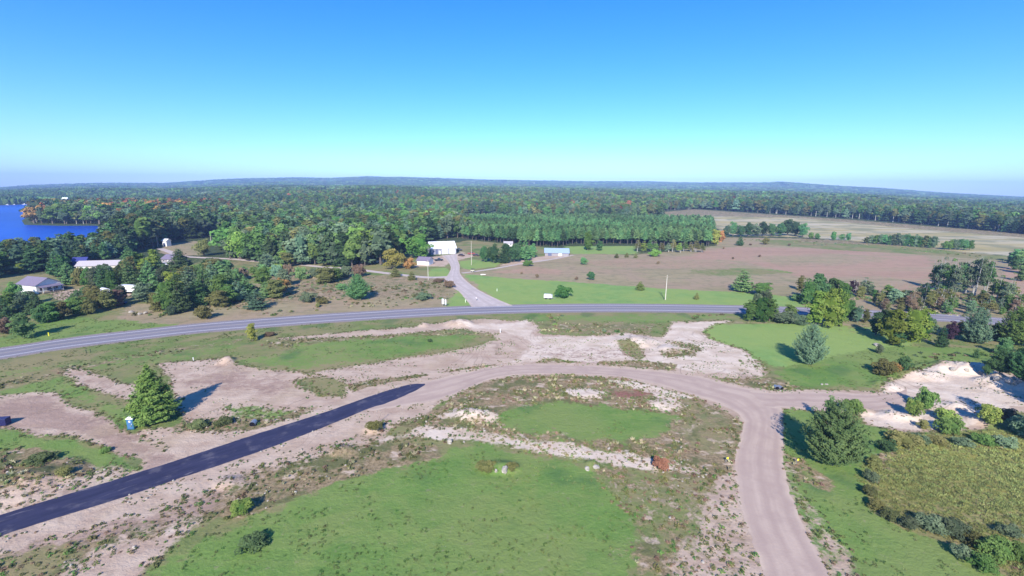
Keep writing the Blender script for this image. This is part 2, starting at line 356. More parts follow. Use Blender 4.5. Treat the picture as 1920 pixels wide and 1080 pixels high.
# lower left corner, above the asphalt
paint('lawn', 1.5, .9, [(-300, 830), (-100, 800), (30, 803), (60, 819), (130, 821), (200, 845), (276, 878), (200, 905), (0, 965), (-300, 1060)])
paint('scrub', 2, .85, [(-300, 860), (0, 846), (60, 838), (150, 862), (195, 880), (130, 908), (0, 940), (-300, 1040)])
paint('sand', 1.5, .75, [(-300, 1040), (-100, 960), (50, 905), (150, 895), (210, 870), (240, 870), (255, 888), (140, 922), (0, 965)])
paint('sand', 1.2, 1, [(-400, 790), (-100, 755), (0, 742), (60, 736), (100, 735), (130, 755), (190, 775), (205, 795), (255, 818), (300, 838), (345, 850), (365, 856), (290, 886), (270, 880), (262, 864), (200, 842), (130, 820), (60, 818), (20, 802), (-100, 795), (-400, 830)])

paint('dirt', 2.5, .8, [(-400, 800), (-100, 765), (0, 750), (60, 744), (95, 743), (125, 760), (185, 782), (215, 805), (262, 826), (300, 843), (340, 854), (290, 880), (262, 862), (200, 838), (130, 814), (60, 810), (20, 798), (-400, 830)])
paint('dirt', 4, .6, [(340, 700), (430, 690), (540, 710), (580, 735), (520, 745), (420, 735), (350, 725)])
paint('dirt', 2, .5, [(140, 700), (200, 715), (250, 735), (230, 745), (160, 722)])
paint('dirt', 4, .55, [(-300, 1150), (0, 1035), (200, 975), (330, 935), (450, 900), (400, 960), (250, 1010), (60, 1040), (-200, 1180)])
paint('dirt', 4, .35, [(1000, 645), (1150, 650), (1240, 660), (1160, 680), (1010, 675)])
paint('green', 5, .6, [(1290, 505), (1420, 503), (1480, 512), (1400, 520), (1290, 515)])
paint('dry', 8, .55, [(1400, 480), (1560, 474), (1700, 485), (1600, 500), (1450, 500)])
paint('dry', 6, .6, [(1500, 520), (1640, 515), (1740, 530), (1640, 547), (1520, 545)])
def weights(x, y):
    D = np.hypot(x, y)
    W = {c: np.zeros(x.shape, np.float32) for c in ORDER}
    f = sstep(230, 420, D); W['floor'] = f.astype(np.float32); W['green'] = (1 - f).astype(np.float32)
    wob = (fbm(x * .25, y * .25, 31, 3) - .47)
    for c, soft, op, P in PAINT:
        lo = P.min(0) - soft * 2; hi = P.max(0) + soft * 2
        k = np.nonzero((x > lo[0]) & (x < hi[0]) & (y > lo[1]) & (y < hi[1]))[0]
        if len(k) == 0: continue
        s = sdf_poly(x[k], y[k], P) + wob[k] * soft * 1.6
        m = sstep(-soft, soft, s) * op
        for q in ORDER: W[q][k] *= (1 - m)
        W[c][k] += m
    return W

# ------------------------------------------------------------------ ground sheet
NR, NC = 760, 560
rows = np.concatenate([[-650, -100, 10], np.geomspace(32, 7300, NR - 3)])
u = np.linspace(-1, 1, NC)
tt = 1.25 * u + 0.35 * u ** 7
yy = np.repeat(rows, NC)
reach = np.maximum(rows, 0)
reach = np.where(rows < 30, 60, reach)
xx = (np.repeat(reach, NC) * np.tile(tt, NR))
xx = np.where(np.repeat(rows < 11, NC), np.tile(np.linspace(-900, 900, NC), NR), xx)
zz = terr(xx, yy)
V = np.stack([xx, yy, zz], 1)
i = np.arange(NR - 1)[:, None] * NC + np.arange(NC - 1)[None]
F = np.stack([i, i + 1, i + 1 + NC, i + NC], -1).reshape(-1, 4)
def mesh_quads(name, V, F, smooth=True):
    me = bpy.data.meshes.new(name)
    V = np.asarray(V, np.float32); F = np.asarray(F, np.int32); k = F.shape[1]
    me.vertices.add(len(V)); me.vertices.foreach_set('co', V.ravel())
    me.loops.add(F.size); me.loops.foreach_set('vertex_index', F.ravel())
    me.polygons.add(len(F)); me.polygons.foreach_set('loop_start', np.arange(0, F.size, k, dtype=np.int32))
    me.update(calc_edges=True)
    me.polygons.foreach_set('use_smooth', np.full(len(F), smooth))
    return me
def add_attr(me, name, vals, dom='POINT'):
    a = me.attributes.new(name, 'FLOAT', dom); a.data.foreach_set('value', np.asarray(vals, np.float32))
gme = mesh_quads('ground', V, F)
Wt = weights(xx, yy)
cum = np.zeros(len(xx), np.float32)
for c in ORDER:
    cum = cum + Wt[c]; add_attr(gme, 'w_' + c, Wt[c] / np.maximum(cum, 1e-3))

def ground_material():
    t = NT('ground_cover')
    fine = t.noise(1.6, 6, .72); mid = t.noise(.22, 5, .62); big = t.noise(.035, 4, .55)
    streak = t.noise(.5, 4, .6, stretch=(.12, 1.0, 1, .12))
    farstreak = t.noise(.03, 5, .65, stretch=(.16, 1.3, 1, -.12))
    speck = t.noise(3.2, 3, .6)
    sel = t.math('ADD', t.math('MULTIPLY', fine, .40), t.math('MULTIPLY', t.noise(.55, 5, .65, dist=.4), .60))
    col = None
    for c in ORDER:
        a, b = CLASSES[c]
        if c in ('dry', 'pink', 'marsh'):
            v = t.math('ADD', t.math('MULTIPLY', farstreak, .6), t.math('MULTIPLY', streak, .4))
            cc = t.mix(t.ramp(v, .36, .64), a, b)
            if c == 'dry':
                cc = t.mix(t.ramp(big, .42, .62, 0, .6), cc, (.36, .25, .18, 1)); cc = t.mix(t.ramp(mid, .48, .64, 0, .5), cc, (.20, .18, .10, 1))
                cc = t.mix(t.ramp(farstreak, .52, .66, 0, .5), cc, (.17, .19, .09, 1))
            if c == 'marsh':
                cc = t.mix(t.ramp(farstreak, .42, .62, 0, .8), cc, (.47, .42, .31, 1))
                cc = t.mix(t.ramp(big, .45, .62, 0, .6), cc, (.16, .18, .10, 1))
            if c == 'pink': cc = t.mix(t.ramp(farstreak, .50, .64, 0, .55), cc, (.27, .23, .13, 1)); cc = t.mix(t.ramp(mid, .52, .66, 0, .4), cc, (.22, .19, .11, 1))
        elif c in ('sand', 'pale', 'dirt'):
            v = t.math('ADD', t.math('MULTIPLY', mid, .6), t.math('MULTIPLY', streak, .4))
            cc = t.mix(t.ramp(v, .34, .64), a, b)
            tn = t.noise(.045, 2, .4, dist=.5)
            tk = t.math('ABSOLUTE', t.math('SUBTRACT', t.math('FRACT', t.math('MULTIPLY', tn, 22.0)), .5))
            tk = t.math('MULTIPLY', t.ramp(tk, .40, .47), t.ramp(t.noise(.06, 3, .5), .42, .60))
            cc = t.mix(t.math('MULTIPLY', tk, .45), cc, (.25, .18, .14, 1))
            cc = t.mix(t.ramp(t.noise(.09, 5, .65), .50, .66, 0, .45), cc, (.40, .30, .20, 1))
            cc = t.mix(t.ramp(speck, .64, .78, 0, .4), cc, (.17, .14, .095, 1))
        elif c in ('lawn', 'vivid', 'green', 'meadow'):
            v = t.math('ADD', t.math('MULTIPLY', mid, .5), t.math('MULTIPLY', fine, .5))
            cc = t.mix(t.ramp(v, .36, .64), a, b)
            olive = {'lawn': (.195, .250, .075, 1), 'vivid': (.250, .330, .095, 1), 'green': (.270, .220, .115, 1), 'meadow': (.27, .23, .11, 1)}[c]
            cc = t.mix(t.ramp(big, .38, .60, 0, .8), cc, olive)
            cc = t.mix(t.ramp(t.noise(.12, 5, .65, dist=.6), .47, .64, 0, .75), cc, olive)
            cc = t.mix(t.ramp(streak, .52, .68, 0, .4), cc, olive)
            if c == 'lawn':
                cc = t.mix(t.ramp(t.noise(.7, 5, .7), .58, .70, 0, .6), cc, (.27, .25, .14, 1))
                cc = t.mix(t.ramp(t.noise(5.0, 2, .5), .70, .76, 0, .7), cc, (.42, .44, .30, 1))
            if c in ('lawn', 'green'):
                cc = t.mix(t.ramp(t.noise(.09, 3, .5), .56, .70, 0, .55), cc, (.055, .135, .045, 1))
        elif c == 'scrub':
            cc = t.mix(t.ramp(fine, .36, .62), a, b)
            cc = t.mix(t.ramp(mid, .46, .60, 0, .8), cc, (.105, .125, .045, 1))
            cc = t.mix(t.ramp(t.noise(.45, 4, .6, stretch=(.6, 1, 1, .4)), .56, .66, 0, .85), cc, SAND)
        else:
            cc = t.mix(t.ramp(fine, .36, .62), a, b)
        if col is None: col = cc
        else:
            w = t.math('ADD', t.attr('w_' + c), t.math('MULTIPLY', t.math('SUBTRACT', sel, .5), 2.0))
            col = t.mix(t.ramp(w, .34, .66), col, cc)
    b = t.bump(t.math('ADD', fine, t.math('MULTIPLY', mid, 1.5)), .55, .35)
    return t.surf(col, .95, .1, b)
gme.materials.append(ground_material())
ground = bpy.data.objects.new('ground', gme); COL.objects.link(ground); tag(ground, kind='structure')

# ------------------------------------------------------------------ lake
def flat_poly(name, P, z, mat, kind='structure', holes=None):
    from mathutils.geometry import tessellate_polygon
    pts = [Vector((p[0], p[1], 0)) for p in P]
    tris = tessellate_polygon([pts])
    me = bpy.data.meshes.new(name); me.from_pydata([(p.x, p.y, z) for p in pts], [], [tuple(q) for q in tris])
    me.materials.append(mat); me.update()
    bmf = [p for p in me.polygons if p.normal.z < 0]
    if bmf: me.flip_normals() if len(bmf) > len(me.polygons) / 2 else None
    o = bpy.data.objects.new(name, me); COL.objects.link(o); tag(o, kind=kind); return o
t = NT('lake_water')
wv = t.noise(.25, 4, .6, stretch=(.5, 1, 1, .2))
wb = t.bump(wv, .9, .6)
lake_col = t.mix(t.ramp(t.noise(.004, 3, .5), .35, .65), (.004, .050, .36, 1), (.008, .080, .50, 1))
lake_m = t.surf(lake_col, .35, .10, wb)
lx0, lx1, ly0, ly1 = LAKE[:, 0].min() - 40, LAKE[:, 0].max() + 40, 200, LAKE[:, 1].max() + 60
flat_poly('lake', [(lx0, ly0), (lx1, ly0), (lx1, ly1), (lx0, ly1)], -0.9, lake_m)

# ------------------------------------------------------------------ roads
def catmull(P, n=8, closed=False):
    P = np.asarray(P, float); out = []
    m = len(P)
    rng = range(m) if closed else range(m - 1)
    for i in rng:
        p0 = P[(i - 1) % m] if (closed or i > 0) else 2 * P[0] - P[1]
        p1 = P[i]; p2 = P[(i + 1) % m]
        p3 = P[(i + 2) % m] if (closed or i + 2 < m) else 2 * P[-1] - P[-2]
        for k in range(n):
            s = k / n
            out.append(.5 * ((2 * p1) + (-p0 + p2) * s + (2 * p0 - 5 * p1 + 4 * p2 - p3) * s * s + (-p0 + 3 * p1 - 3 * p2 + p3) * s ** 3))
    if not closed: out.append(P[-1])
    return np.array(out)
def normals2(C):
    T = np.gradient(C, axis=0); T /= np.linalg.norm(T, axis=1)[:, None] + 1e-9
    return np.stack([-T[:, 1], T[:, 0]], 1)
def strip(name, C, a, b, z, mat, nu=6, jit=0.0, kind='structure', parent=None):
    """ribbon along centre line C from offset a to offset b"""
    N = normals2(C); n = len(C)
    s = np.concatenate([[0], np.cumsum(np.linalg.norm(np.diff(C, axis=0), axis=1))])
    av = np.broadcast_to(np.asarray(a, float), (n,)).copy(); bv = np.broadcast_to(np.asarray(b, float), (n,)).copy()
    if jit:
        av += (fbm(s * .5, s * 0 + 3, 5, 4) - .47) * jit * 2; bv += (fbm(s * .5, s * 0 + 9, 6, 4) - .47) * jit * 2
    us = np.linspace(0, 1, nu)
    V = []; U = []
    for j in range(n):
        for q in us:
            p = C[j] + N[j] * (av[j] * (1 - q) + bv[j] * q)
            V.append((p[0], p[1], z)); U.append((q, s[j]))
    i = np.arange(n - 1)[:, None] * nu + np.arange(nu - 1)[None]
    F = np.stack([i, i + nu, i + 1 + nu, i + 1], -1).reshape(-1, 4)
    me = mesh_quads(name, V, F)
    if me.polygons[0].normal.z < 0: me.flip_normals()
    U = np.array(U); add_attr(me, 'across', U[:, 0]); add_attr(me, 'along', U[:, 1])
    me.materials.append(mat)
    o = bpy.data.objects.new(name, me); COL.objects.link(o); tag(o, kind=kind)
    if parent: o.parent = parent; 
    return o
HW = catmull(poly0([(-700, 778), (-300, 706), (0, 662.5), (120, 644), (240, 629.5), (360, 616), (480, 606), (600, 597), (720, 589.5), (840, 583), (960, 579), (1080, 577.2), (1200, 577), (1320, 578.5), (1440, 581), (1600, 587), (1740, 593.5), (1880, 603), (2100, 622), (2600, 680)]), 10)
t = NT('highway_asphalt')
ac = t.attr('across')
wheel = t.math('ABSOLUTE', t.math('SUBTRACT', t.math('FRACT', t.math('MULTIPLY', t.math('SUBTRACT', ac, .14), 2.78)), .5))
alongv = t.n('ShaderNodeCombineXYZ'); t.l(t.math('MULTIPLY', ac, 9.0), alongv.inputs[0]); t.l(t.math('MULTIPLY', t.attr('along'), .06), alongv.inputs[1])
ns = t.noise(1.0, 4, .6, vec=alongv.outputs[0])
c = t.mix(t.ramp(wheel, .12, .36), (.205, .195, .225, 1), (.285, .265, .285, 1))
c = t.mix(t.ramp(ns, .35, .65), c, (.25, .225, .26, 1))
c = t.mix(t.ramp(t.noise(3, 4, .7), .3, .7, 0, .35), c, (.15, .145, .16, 1))
hw_m = t.surf(c, .9, .2)
strip('highway', HW, -5.4, 5.2, .022, hw_m, 8)
t = NT('shoulder_gravel')
c = t.mix(t.ramp(t.noise(2.2, 5, .7), .3, .7), (.20, .165, .155, 1), (.33, .28, .26, 1))
sh_m = t.surf(c, .95, .1)
strip('highway_shoulder', HW, -6.8, 6.4, .011, sh_m, 4, .35)
t = NT('white_road_paint')
c = t.mix(t.ramp(t.noise(1.3, 5, .75), .58, .75), (.74, .73, .76, 1), (.33, .32, .35, 1))
wl_m = t.surf(c, .7, .3)
strip('edge_line', HW, -3.8, -3.58, .03, wl_m, 2); strip('edge_line', HW, 3.55, 3.77, .03, wl_m, 2)
t = NT('faded_yellow_paint')
c = t.mix(t.ramp(t.noise(1.1, 5, .75), .45, .7), (.42, .36, .26, 1), (.28, .26, .27, 1))
yl_m = t.surf(c, .7, .3)
strip('centre_line', HW, -.2, -.06, .03, yl_m, 2); strip('centre_line', HW, .06, .2, .03, yl_m, 2)

def gravel_mat(name, a, b, dark):
    t = NT(name)
    av = t.n('ShaderNodeCombineXYZ'); t.l(t.math('MULTIPLY', t.attr('across'), 8.0), av.inputs[0]); t.l(t.math('MULTIPLY', t.attr('along'), .05), av.inputs[1])
    ruts = t.noise(1.1, 4, .6, vec=av.outputs[0]); n1 = t.noise(.25, 5, .6); n2 = t.noise(2.2, 5, .7)
    wp = t.math('ABSOLUTE', t.math('SUBTRACT', t.math('FRACT', t.math('MULTIPLY', t.attr('across'), 3.0)), .5))
    c = t.mix(t.ramp(ruts, .28, .72), a, b)
    c = t.mix(t.math('MULTIPLY', t.ramp(wp, .10, .34), .35), dark, c) if False else t.mix(t.ramp(wp, .05, .30, .5, 0), c, dark)
    eg = t.math('ABSOLUTE', t.math('SUBTRACT', t.attr('across'), .5))
    c = t.mix(t.ramp(t.math('ADD', eg, t.math('MULTIPLY', t.math('SUBTRACT', t.noise(.5, 4, .6), .5), .12)), .40, .49, 0, .8), c, SAND)
    c = t.mix(t.ramp(n1, .42, .66, 0, .6), c, dark)
    c = t.mix(t.ramp(n2, .55, .75, 0, .25), c, dark)
    return t.surf(c, .95, .1, t.bump(n2, .35, .12))
gv_m = gravel_mat('gravel', (.43, .325, .265, 1), (.50, .385, .31, 1), (.38, .28, .235, 1))
gv_pale = gravel_mat('pale_gravel', (.48, .41, .38, 1), (.56, .48, .45, 1), (.42, .35, .32, 1))
def road_between(name, L, Rr, z, mat, n=10, nu=8, jit=.25):
    """ribbon between a left and a right edge, both traced on the ground"""
    Lw = catmull(poly0(L), n); Rw = catmull(poly0(Rr), n)
    m = max(len(Lw), len(Rw)) * 2
    def rs(P):
        s = np.concatenate([[0], np.cumsum(np.linalg.norm(np.diff(P, axis=0), axis=1))]); q = np.linspace(0, s[-1], m)
        return np.stack([np.interp(q, s, P[:, 0]), np.interp(q, s, P[:, 1])], 1)
    Lw, Rw = rs(Lw), rs(Rw)
    Cn = (Lw + Rw) / 2; s = np.concatenate([[0], np.cumsum(np.linalg.norm(np.diff(Cn, axis=0), axis=1))])
    d = Rw - Lw; ln = np.linalg.norm(d, axis=1)[:, None] + 1e-6; d = d / ln
    Lw = Lw + d * ((fbm(s * .6, s * 0 + 2, 41, 4) - .47) * 2 * jit)[:, None]
    Rw = Rw + d * ((fbm(s * .6, s * 0 + 7, 43, 4) - .47) * 2 * jit)[:, None]
    us = np.linspace(0, 1, nu)
    P = (Lw[:, None] * (1 - us)[None, :, None] + Rw[:, None] * us[None, :, None]).reshape(-1, 2)
    V = np.concatenate([P, np.full((len(P), 1), z)], 1)
    i = np.arange(m - 1)[:, None] * nu + np.arange(nu - 1)[None]
    F = np.stack([i, i + nu, i + 1 + nu, i + 1], -1).reshape(-1, 4)
    me = mesh_quads(name, V, F)
    if me.polygons[0].normal.z < 0: me.flip_normals()
    add_attr(me, 'across', np.tile(us, m)); add_attr(me, 'along', np.repeat(s, nu)); me.materials.append(mat)
    o = bpy.data.objects.new(name, me); COL.objects.link(o); tag(o, kind='structure'); return o
# new asphalt road
t = NT('new_asphalt')
av = t.n('ShaderNodeCombineXYZ'); t.l(t.math('MULTIPLY', t.attr('across'), 5.0), av.inputs[0]); t.l(t.math('MULTIPLY', t.attr('along'), .12), av.inputs[1])
n1 = t.noise(1.4, 4, .6, vec=av.outputs[0])
c = t.mix(t.ramp(n1, .35, .65), (.027, .025, .055, 1), (.040, .037, .075, 1))
dust = t.math('ADD', t.math('MULTIPLY', t.ramp(t.noise(1.1, 5, .6, vec=av.outputs[0], dist=1.2), .60, .74), .8), t.math('MULTIPLY', t.ramp(t.noise(.35, 4, .6), .52, .7), .25), clamp=True)
c = t.mix(t.math('MULTIPLY', dust, .7), c, (.36, .32, .32, 1))
edge = t.math('ABSOLUTE', t.math('SUBTRACT', t.attr('across'), .5))
ed = t.math('ADD', edge, t.math('MULTIPLY', t.math('SUBTRACT', t.noise(.9, 4, .6), .5), .10))
c = t.mix(t.ramp(ed, .478, .515, 0, .85), c, (.30, .26, .25, 1))
endd = t.math('ADD', t.math('MULTIPLY', t.attr('along'), 1.0), t.math('MULTIPLY', t.noise(.5, 4, .6, stretch=(1, .5, 1, .5)), 22.0))
asph_m = t.surf(c, .62, .35, t.bump(t.noise(8, 3, .6), .2, .03))
road_between('asphalt_road',
   [(-700, 1200), (-400, 1100), (0, 966), (140, 923), (275, 881), (350, 857), (480, 814), (600, 776), (700, 741), (745, 727), (775, 720), (797, 719.5)],
   [(-700, 1290), (-400, 1160), (0, 1006), (200, 943), (350, 893), (480, 849), (600, 804), (690, 767), (722, 757), (752, 745), (778, 733), (797, 722)], .03, asph_m, jit=.12)
road_between('gravel_road',
   [(690, 742), (798, 716), (880, 697), (960, 684), (1090, 685), (1200, 694), (1310, 706), (1380, 725), (1440, 737), (1465, 765), (1468, 820), (1472, 890), (1492, 950), (1520, 1010), (1556, 1080), (1640, 1240), (1760, 1500)],
   [(690, 771), (790, 756), (850, 741), (905, 716), (965, 703), (1060, 701), (1180, 709), (1300, 741), (1350, 758), (1392, 785), (1388, 820), (1378, 865), (1382, 920), (1397, 980), (1422, 1050), (1460, 1180), (1500, 1300)], .012, gv_m, jit=.35)
road_between('dirt_track',
   [(1405, 733), (1450, 736), (1500, 735), (1570, 736), (1640, 739), (1700, 728)],
   [(1440, 765), (1470, 764), (1500, 766), (1560, 770), (1620, 772), (1700, 760)], .016, gv_m, jit=.35)
road_between('driveway',
   [(884, 575.5), (872, 560), (858, 545), (838, 534), (832, 525), (842, 512), (845, 500), (838, 488), (828, 479)],
   [(962, 573.5), (930, 560), (900, 545), (880, 531), (868, 520), (862, 510), (862, 498), (858, 486), (858, 476)], .033, gv_pale, jit=.25)
SR = catmull(poly0([(846, 519), (800, 520), (740, 514), (690, 508), (640, 503), (600, 500), (560, 496), (500, 492), (440, 486), (380, 483), (340, 480), (318, 472), (300, 466)]), 6)
strip('country_road', SR, -2.2, 2.2, .012, gv_pale, 4, .3)
FT = catmull(poly0([(866, 512), (890, 509), (930, 503), (975, 495), (1030, 487), (1075, 478)]), 6)
strip('farm_track', FT, -1.3, 1.3, .012, gv_pale, 4, .3)

# ------------------------------------------------------------------ foliage materials
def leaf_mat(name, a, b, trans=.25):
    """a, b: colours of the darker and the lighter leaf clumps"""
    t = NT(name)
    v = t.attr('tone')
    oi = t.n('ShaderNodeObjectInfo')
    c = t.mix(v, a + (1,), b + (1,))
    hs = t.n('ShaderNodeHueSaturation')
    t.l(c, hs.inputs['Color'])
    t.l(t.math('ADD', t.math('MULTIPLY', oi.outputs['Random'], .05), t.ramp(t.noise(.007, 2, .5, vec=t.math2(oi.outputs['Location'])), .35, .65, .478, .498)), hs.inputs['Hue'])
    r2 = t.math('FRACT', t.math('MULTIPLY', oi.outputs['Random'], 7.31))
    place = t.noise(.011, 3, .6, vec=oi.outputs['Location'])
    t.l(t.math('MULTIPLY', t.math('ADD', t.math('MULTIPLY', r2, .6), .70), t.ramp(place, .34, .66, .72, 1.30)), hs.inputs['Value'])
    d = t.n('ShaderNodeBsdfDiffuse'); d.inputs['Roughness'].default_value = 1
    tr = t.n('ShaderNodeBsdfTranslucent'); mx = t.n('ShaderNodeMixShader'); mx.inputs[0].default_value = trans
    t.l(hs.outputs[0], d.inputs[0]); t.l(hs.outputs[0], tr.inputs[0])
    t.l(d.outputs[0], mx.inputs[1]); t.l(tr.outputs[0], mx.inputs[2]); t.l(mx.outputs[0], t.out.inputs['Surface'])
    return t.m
LM = {
 'spruce': leaf_mat('spruce_needles', (.085, .150, .035), (.290, .350, .095)),
 'pine': leaf_mat('pine_needles', (0.073, 0.158, 0.064), (0.211, 0.334, 0.126)),
 'bluepine': leaf_mat('blue_pine_needles', (0.076, 0.149, 0.089), (0.220, 0.316, 0.186)),
 'darkpine': leaf_mat('dark_pine_needles', (0.040, 0.074, 0.033), (0.112, 0.169, 0.072)),
 'green': leaf_mat('green_leaves', (0.076, 0.145, 0.039), (0.186, 0.283, 0.083)),
 'bright': leaf_mat('bright_green_leaves', (0.110, 0.207, 0.041), (0.276, 0.386, 0.097)),
 'grey': leaf_mat('grey_green_leaves', (0.083, 0.124, 0.069), (0.207, 0.262, 0.152)),
 'olive': leaf_mat('olive_leaves', (0.110, 0.117, 0.039), (0.262, 0.248, 0.097)),
 'yellow': leaf_mat('yellow_green_leaves', (0.150, 0.215, 0.035), (0.330, 0.390, 0.085)),
 'gold': leaf_mat('golden_leaves', (.24, .24, .05), (.44, .42, .12)),
 'orange': leaf_mat('orange_leaves', (0.304, 0.166, 0.062), (0.524, 0.290, 0.124)),
 'red': leaf_mat('red_leaves', (0.20, 0.080, 0.050), (0.38, 0.15, 0.095)),
 'russet': leaf_mat('russet_leaves', (.18, .08, .055), (.36, .18, .12)),
 'brown': leaf_mat('brown_leaves', (0.152, 0.103, 0.069), (0.304, 0.207, 0.152)),
 'purple': leaf_mat('dark_purple_leaves', (0.041, 0.025, 0.041), (0.083, 0.048, 0.069)),
 'meadow': leaf_mat('meadow_grass', (.25, .29, .09), (.40, .42, .16), .35),
 'straw': leaf_mat('straw_grass', (.32, .28, .17), (.52, .46, .30), .35),
 'weed': leaf_mat('weed_leaves', (0.097, 0.117, 0.048), (0.207, 0.221, 0.097), .3),
}
bark_m = grain('grey_bark', (.17, .14, .12, 1), .4, 3)
birch_m = grain('white_bark', (.40, .39, .36, 1), .35, 2)

# ------------------------------------------------------------------ tree shapes
def cards(Cn, N, size, aspect=.6, T=None):
    """one small leaf spray (a lozenge) per centre"""
    n = len(Cn); N = N / (np.linalg.norm(N, axis=1)[:, None] + 1e-9)
    if T is None: T = RNG.normal(size=(n, 3))
    T = T - N * (T * N).sum(1)[:, None]; T /= np.linalg.norm(T, axis=1)[:, None] + 1e-9
    B = np.cross(N, T); s = np.broadcast_to(np.asarray(size, float), (n,))[:, None]
    a = s * RNG.uniform(.8, 1.2, (n, 1)); b = s * aspect * RNG.uniform(.8, 1.2, (n, 1))
    V = np.stack([Cn + T * a, Cn + B * b, Cn - T * a * .8, Cn - B * b], 1).reshape(-1, 3)
    return V, np.arange(4 * n).reshape(-1, 4)
def tube(P, rad, seg=6):
    P = np.asarray(P, float); V = []; F = []
    for j, p in enumerate(P):
        d = P[min(j + 1, len(P) - 1)] - P[max(j - 1, 0)]; d /= np.linalg.norm(d) + 1e-9
        a = np.cross(d, [0, 1, .1]); a /= np.linalg.norm(a) + 1e-9; b = np.cross(d, a)
        for k in range(seg):
            w = 2 * math.pi * k / seg
            V.append(p + (a * math.cos(w) + b * math.sin(w)) * rad[j])
    for j in range(len(P) - 1):
        for k in range(seg):
            k2 = (k + 1) % seg
            F.append((j * seg + k, j * seg + k2, (j + 1) * seg + k2, (j + 1) * seg + k))
    return np.array(V), np.array(F)
class Geo:
    def __init__(s): s.V = []; s.F = []; s.t = []; s.m = []; s.n = 0
    def add(s, V, F, tone=.5, mat=0):
        s.V.append(V); s.F.append(F + s.n); s.n += len(V)
        s.t.append(np.broadcast_to(np.asarray(tone, float), (len(F),)).copy()); s.m.append(np.full(len(F), mat))
    def mesh(s, name, mats, smooth=False):
        V = np.concatenate(s.V); F = np.concatenate(s.F)
        me = mesh_quads(name, V, F, smooth); add_attr(me, 'tone', np.concatenate(s.t), 'FACE')
        for m in mats: me.materials.append(m)
        me.polygons.foreach_set('material_index', np.concatenate(s.m).astype(np.int32)); me.update()
        return me
def blob(c, r, n1=5, n2=8, jit=.25):
    """lumpy closed core"""
    V = []; c = np.array(c); r = np.array(r) if np.ndim(r) else np.array([r, r, r])
    for a in range(n1 + 1):
        th = math.pi * a / n1
        for b in range(n2):
            ph = 2 * math.pi * (b + .5 * (a % 2)) / n2
            k = 1 + RNG.uniform(-jit, jit)
            if a in (0, n1): k = 1
            V.append(c + r * k * np.array([math.sin(th) * math.cos(ph), math.sin(th) * math.sin(ph), math.cos(th)]))
    F = []
    for a in range(n1):
        for b in range(n2):
            b2 = (b + 1) % n2
            F.append((a * n2 + b, (a + 1) * n2 + b, (a + 1) * n2 + b2, a * n2 + b2))
    return np.array(V), np.array(F)

# every crown is made for a tree 10 m high and 2*rad wide, foot at the origin
def conifer(dens=1.0, rad=3.4, base=.03, rise=.35, prof=.9, levels=24, csize=.30, feather=False, ragged=.25, dead=0):
    g = Geo(); h = 10.0
    for i in range(levels):
        u = (i + RNG.uniform(0, .6)) / levels
        z = h * (base + (.985 - base) * u)
        Rl = rad * (1 - u) ** prof * (0.82 + .18 * min(1, u / .12)) + .10
        nb = max(4, int((7 + 9 * (1 - u)) * dens ** .5))
        for k in range(nb):
            az = RNG.uniform(0, 2 * math.pi); L = Rl * RNG.uniform(1 - ragged * 1.6, 1 + ragged * .5)
            tone = RNG.uniform(.05, .95)
            m = max(4, int(L * 9 * dens))
            s = RNG.uniform(.12, 1, m) ** .6
            rr = rise * RNG.uniform(.6, 1.4)
            zc = z + L * rr * s ** 1.5 - .12 * L * s * (0 if feather else 1)
            wd = .06 + (.17 if feather else .22) * L * (1 - s * .75)
            o = RNG.normal(0, 1, m) * wd
            X = math.cos(az) * L * s - math.sin(az) * o; Y = math.sin(az) * L * s + math.cos(az) * o
            Cn = np.stack([X, Y, zc + RNG.normal(0, .10, m)], 1)
            N = np.stack([np.full(m, math.cos(az)) * .6, np.full(m, math.sin(az)) * .6, np.full(m, .75)], 1) + RNG.normal(0, .45, (m, 3))
            T = np.stack([np.full(m, math.cos(az)), np.full(m, math.sin(az)), np.full(m, rise + (.7 if feather else 0))], 1) + RNG.normal(0, .35, (m, 3))
            V, F = cards(Cn, N, csize * (.7 + .5 * (1 - u)), .34 if feather else .42, T)
            g.add(V, F, np.clip(tone * .55 + s * .35 + RNG.normal(0, .12, m), 0, 1))
    V, F = tube([(0, 0, h * .93), (0, 0, h * 1.0)], [.05, .01]); 
    n = 14; V, F = cards(np.stack([RNG.normal(0, .05, n), RNG.normal(0, .05, n), RNG.uniform(9.3, 10, n)], 1), RNG.normal(size=(n, 3)) * [1, 1, .2], .16, .4, np.tile([0, 0, 1.], (n, 1)))
    g.add(V, F, .8)
    return g
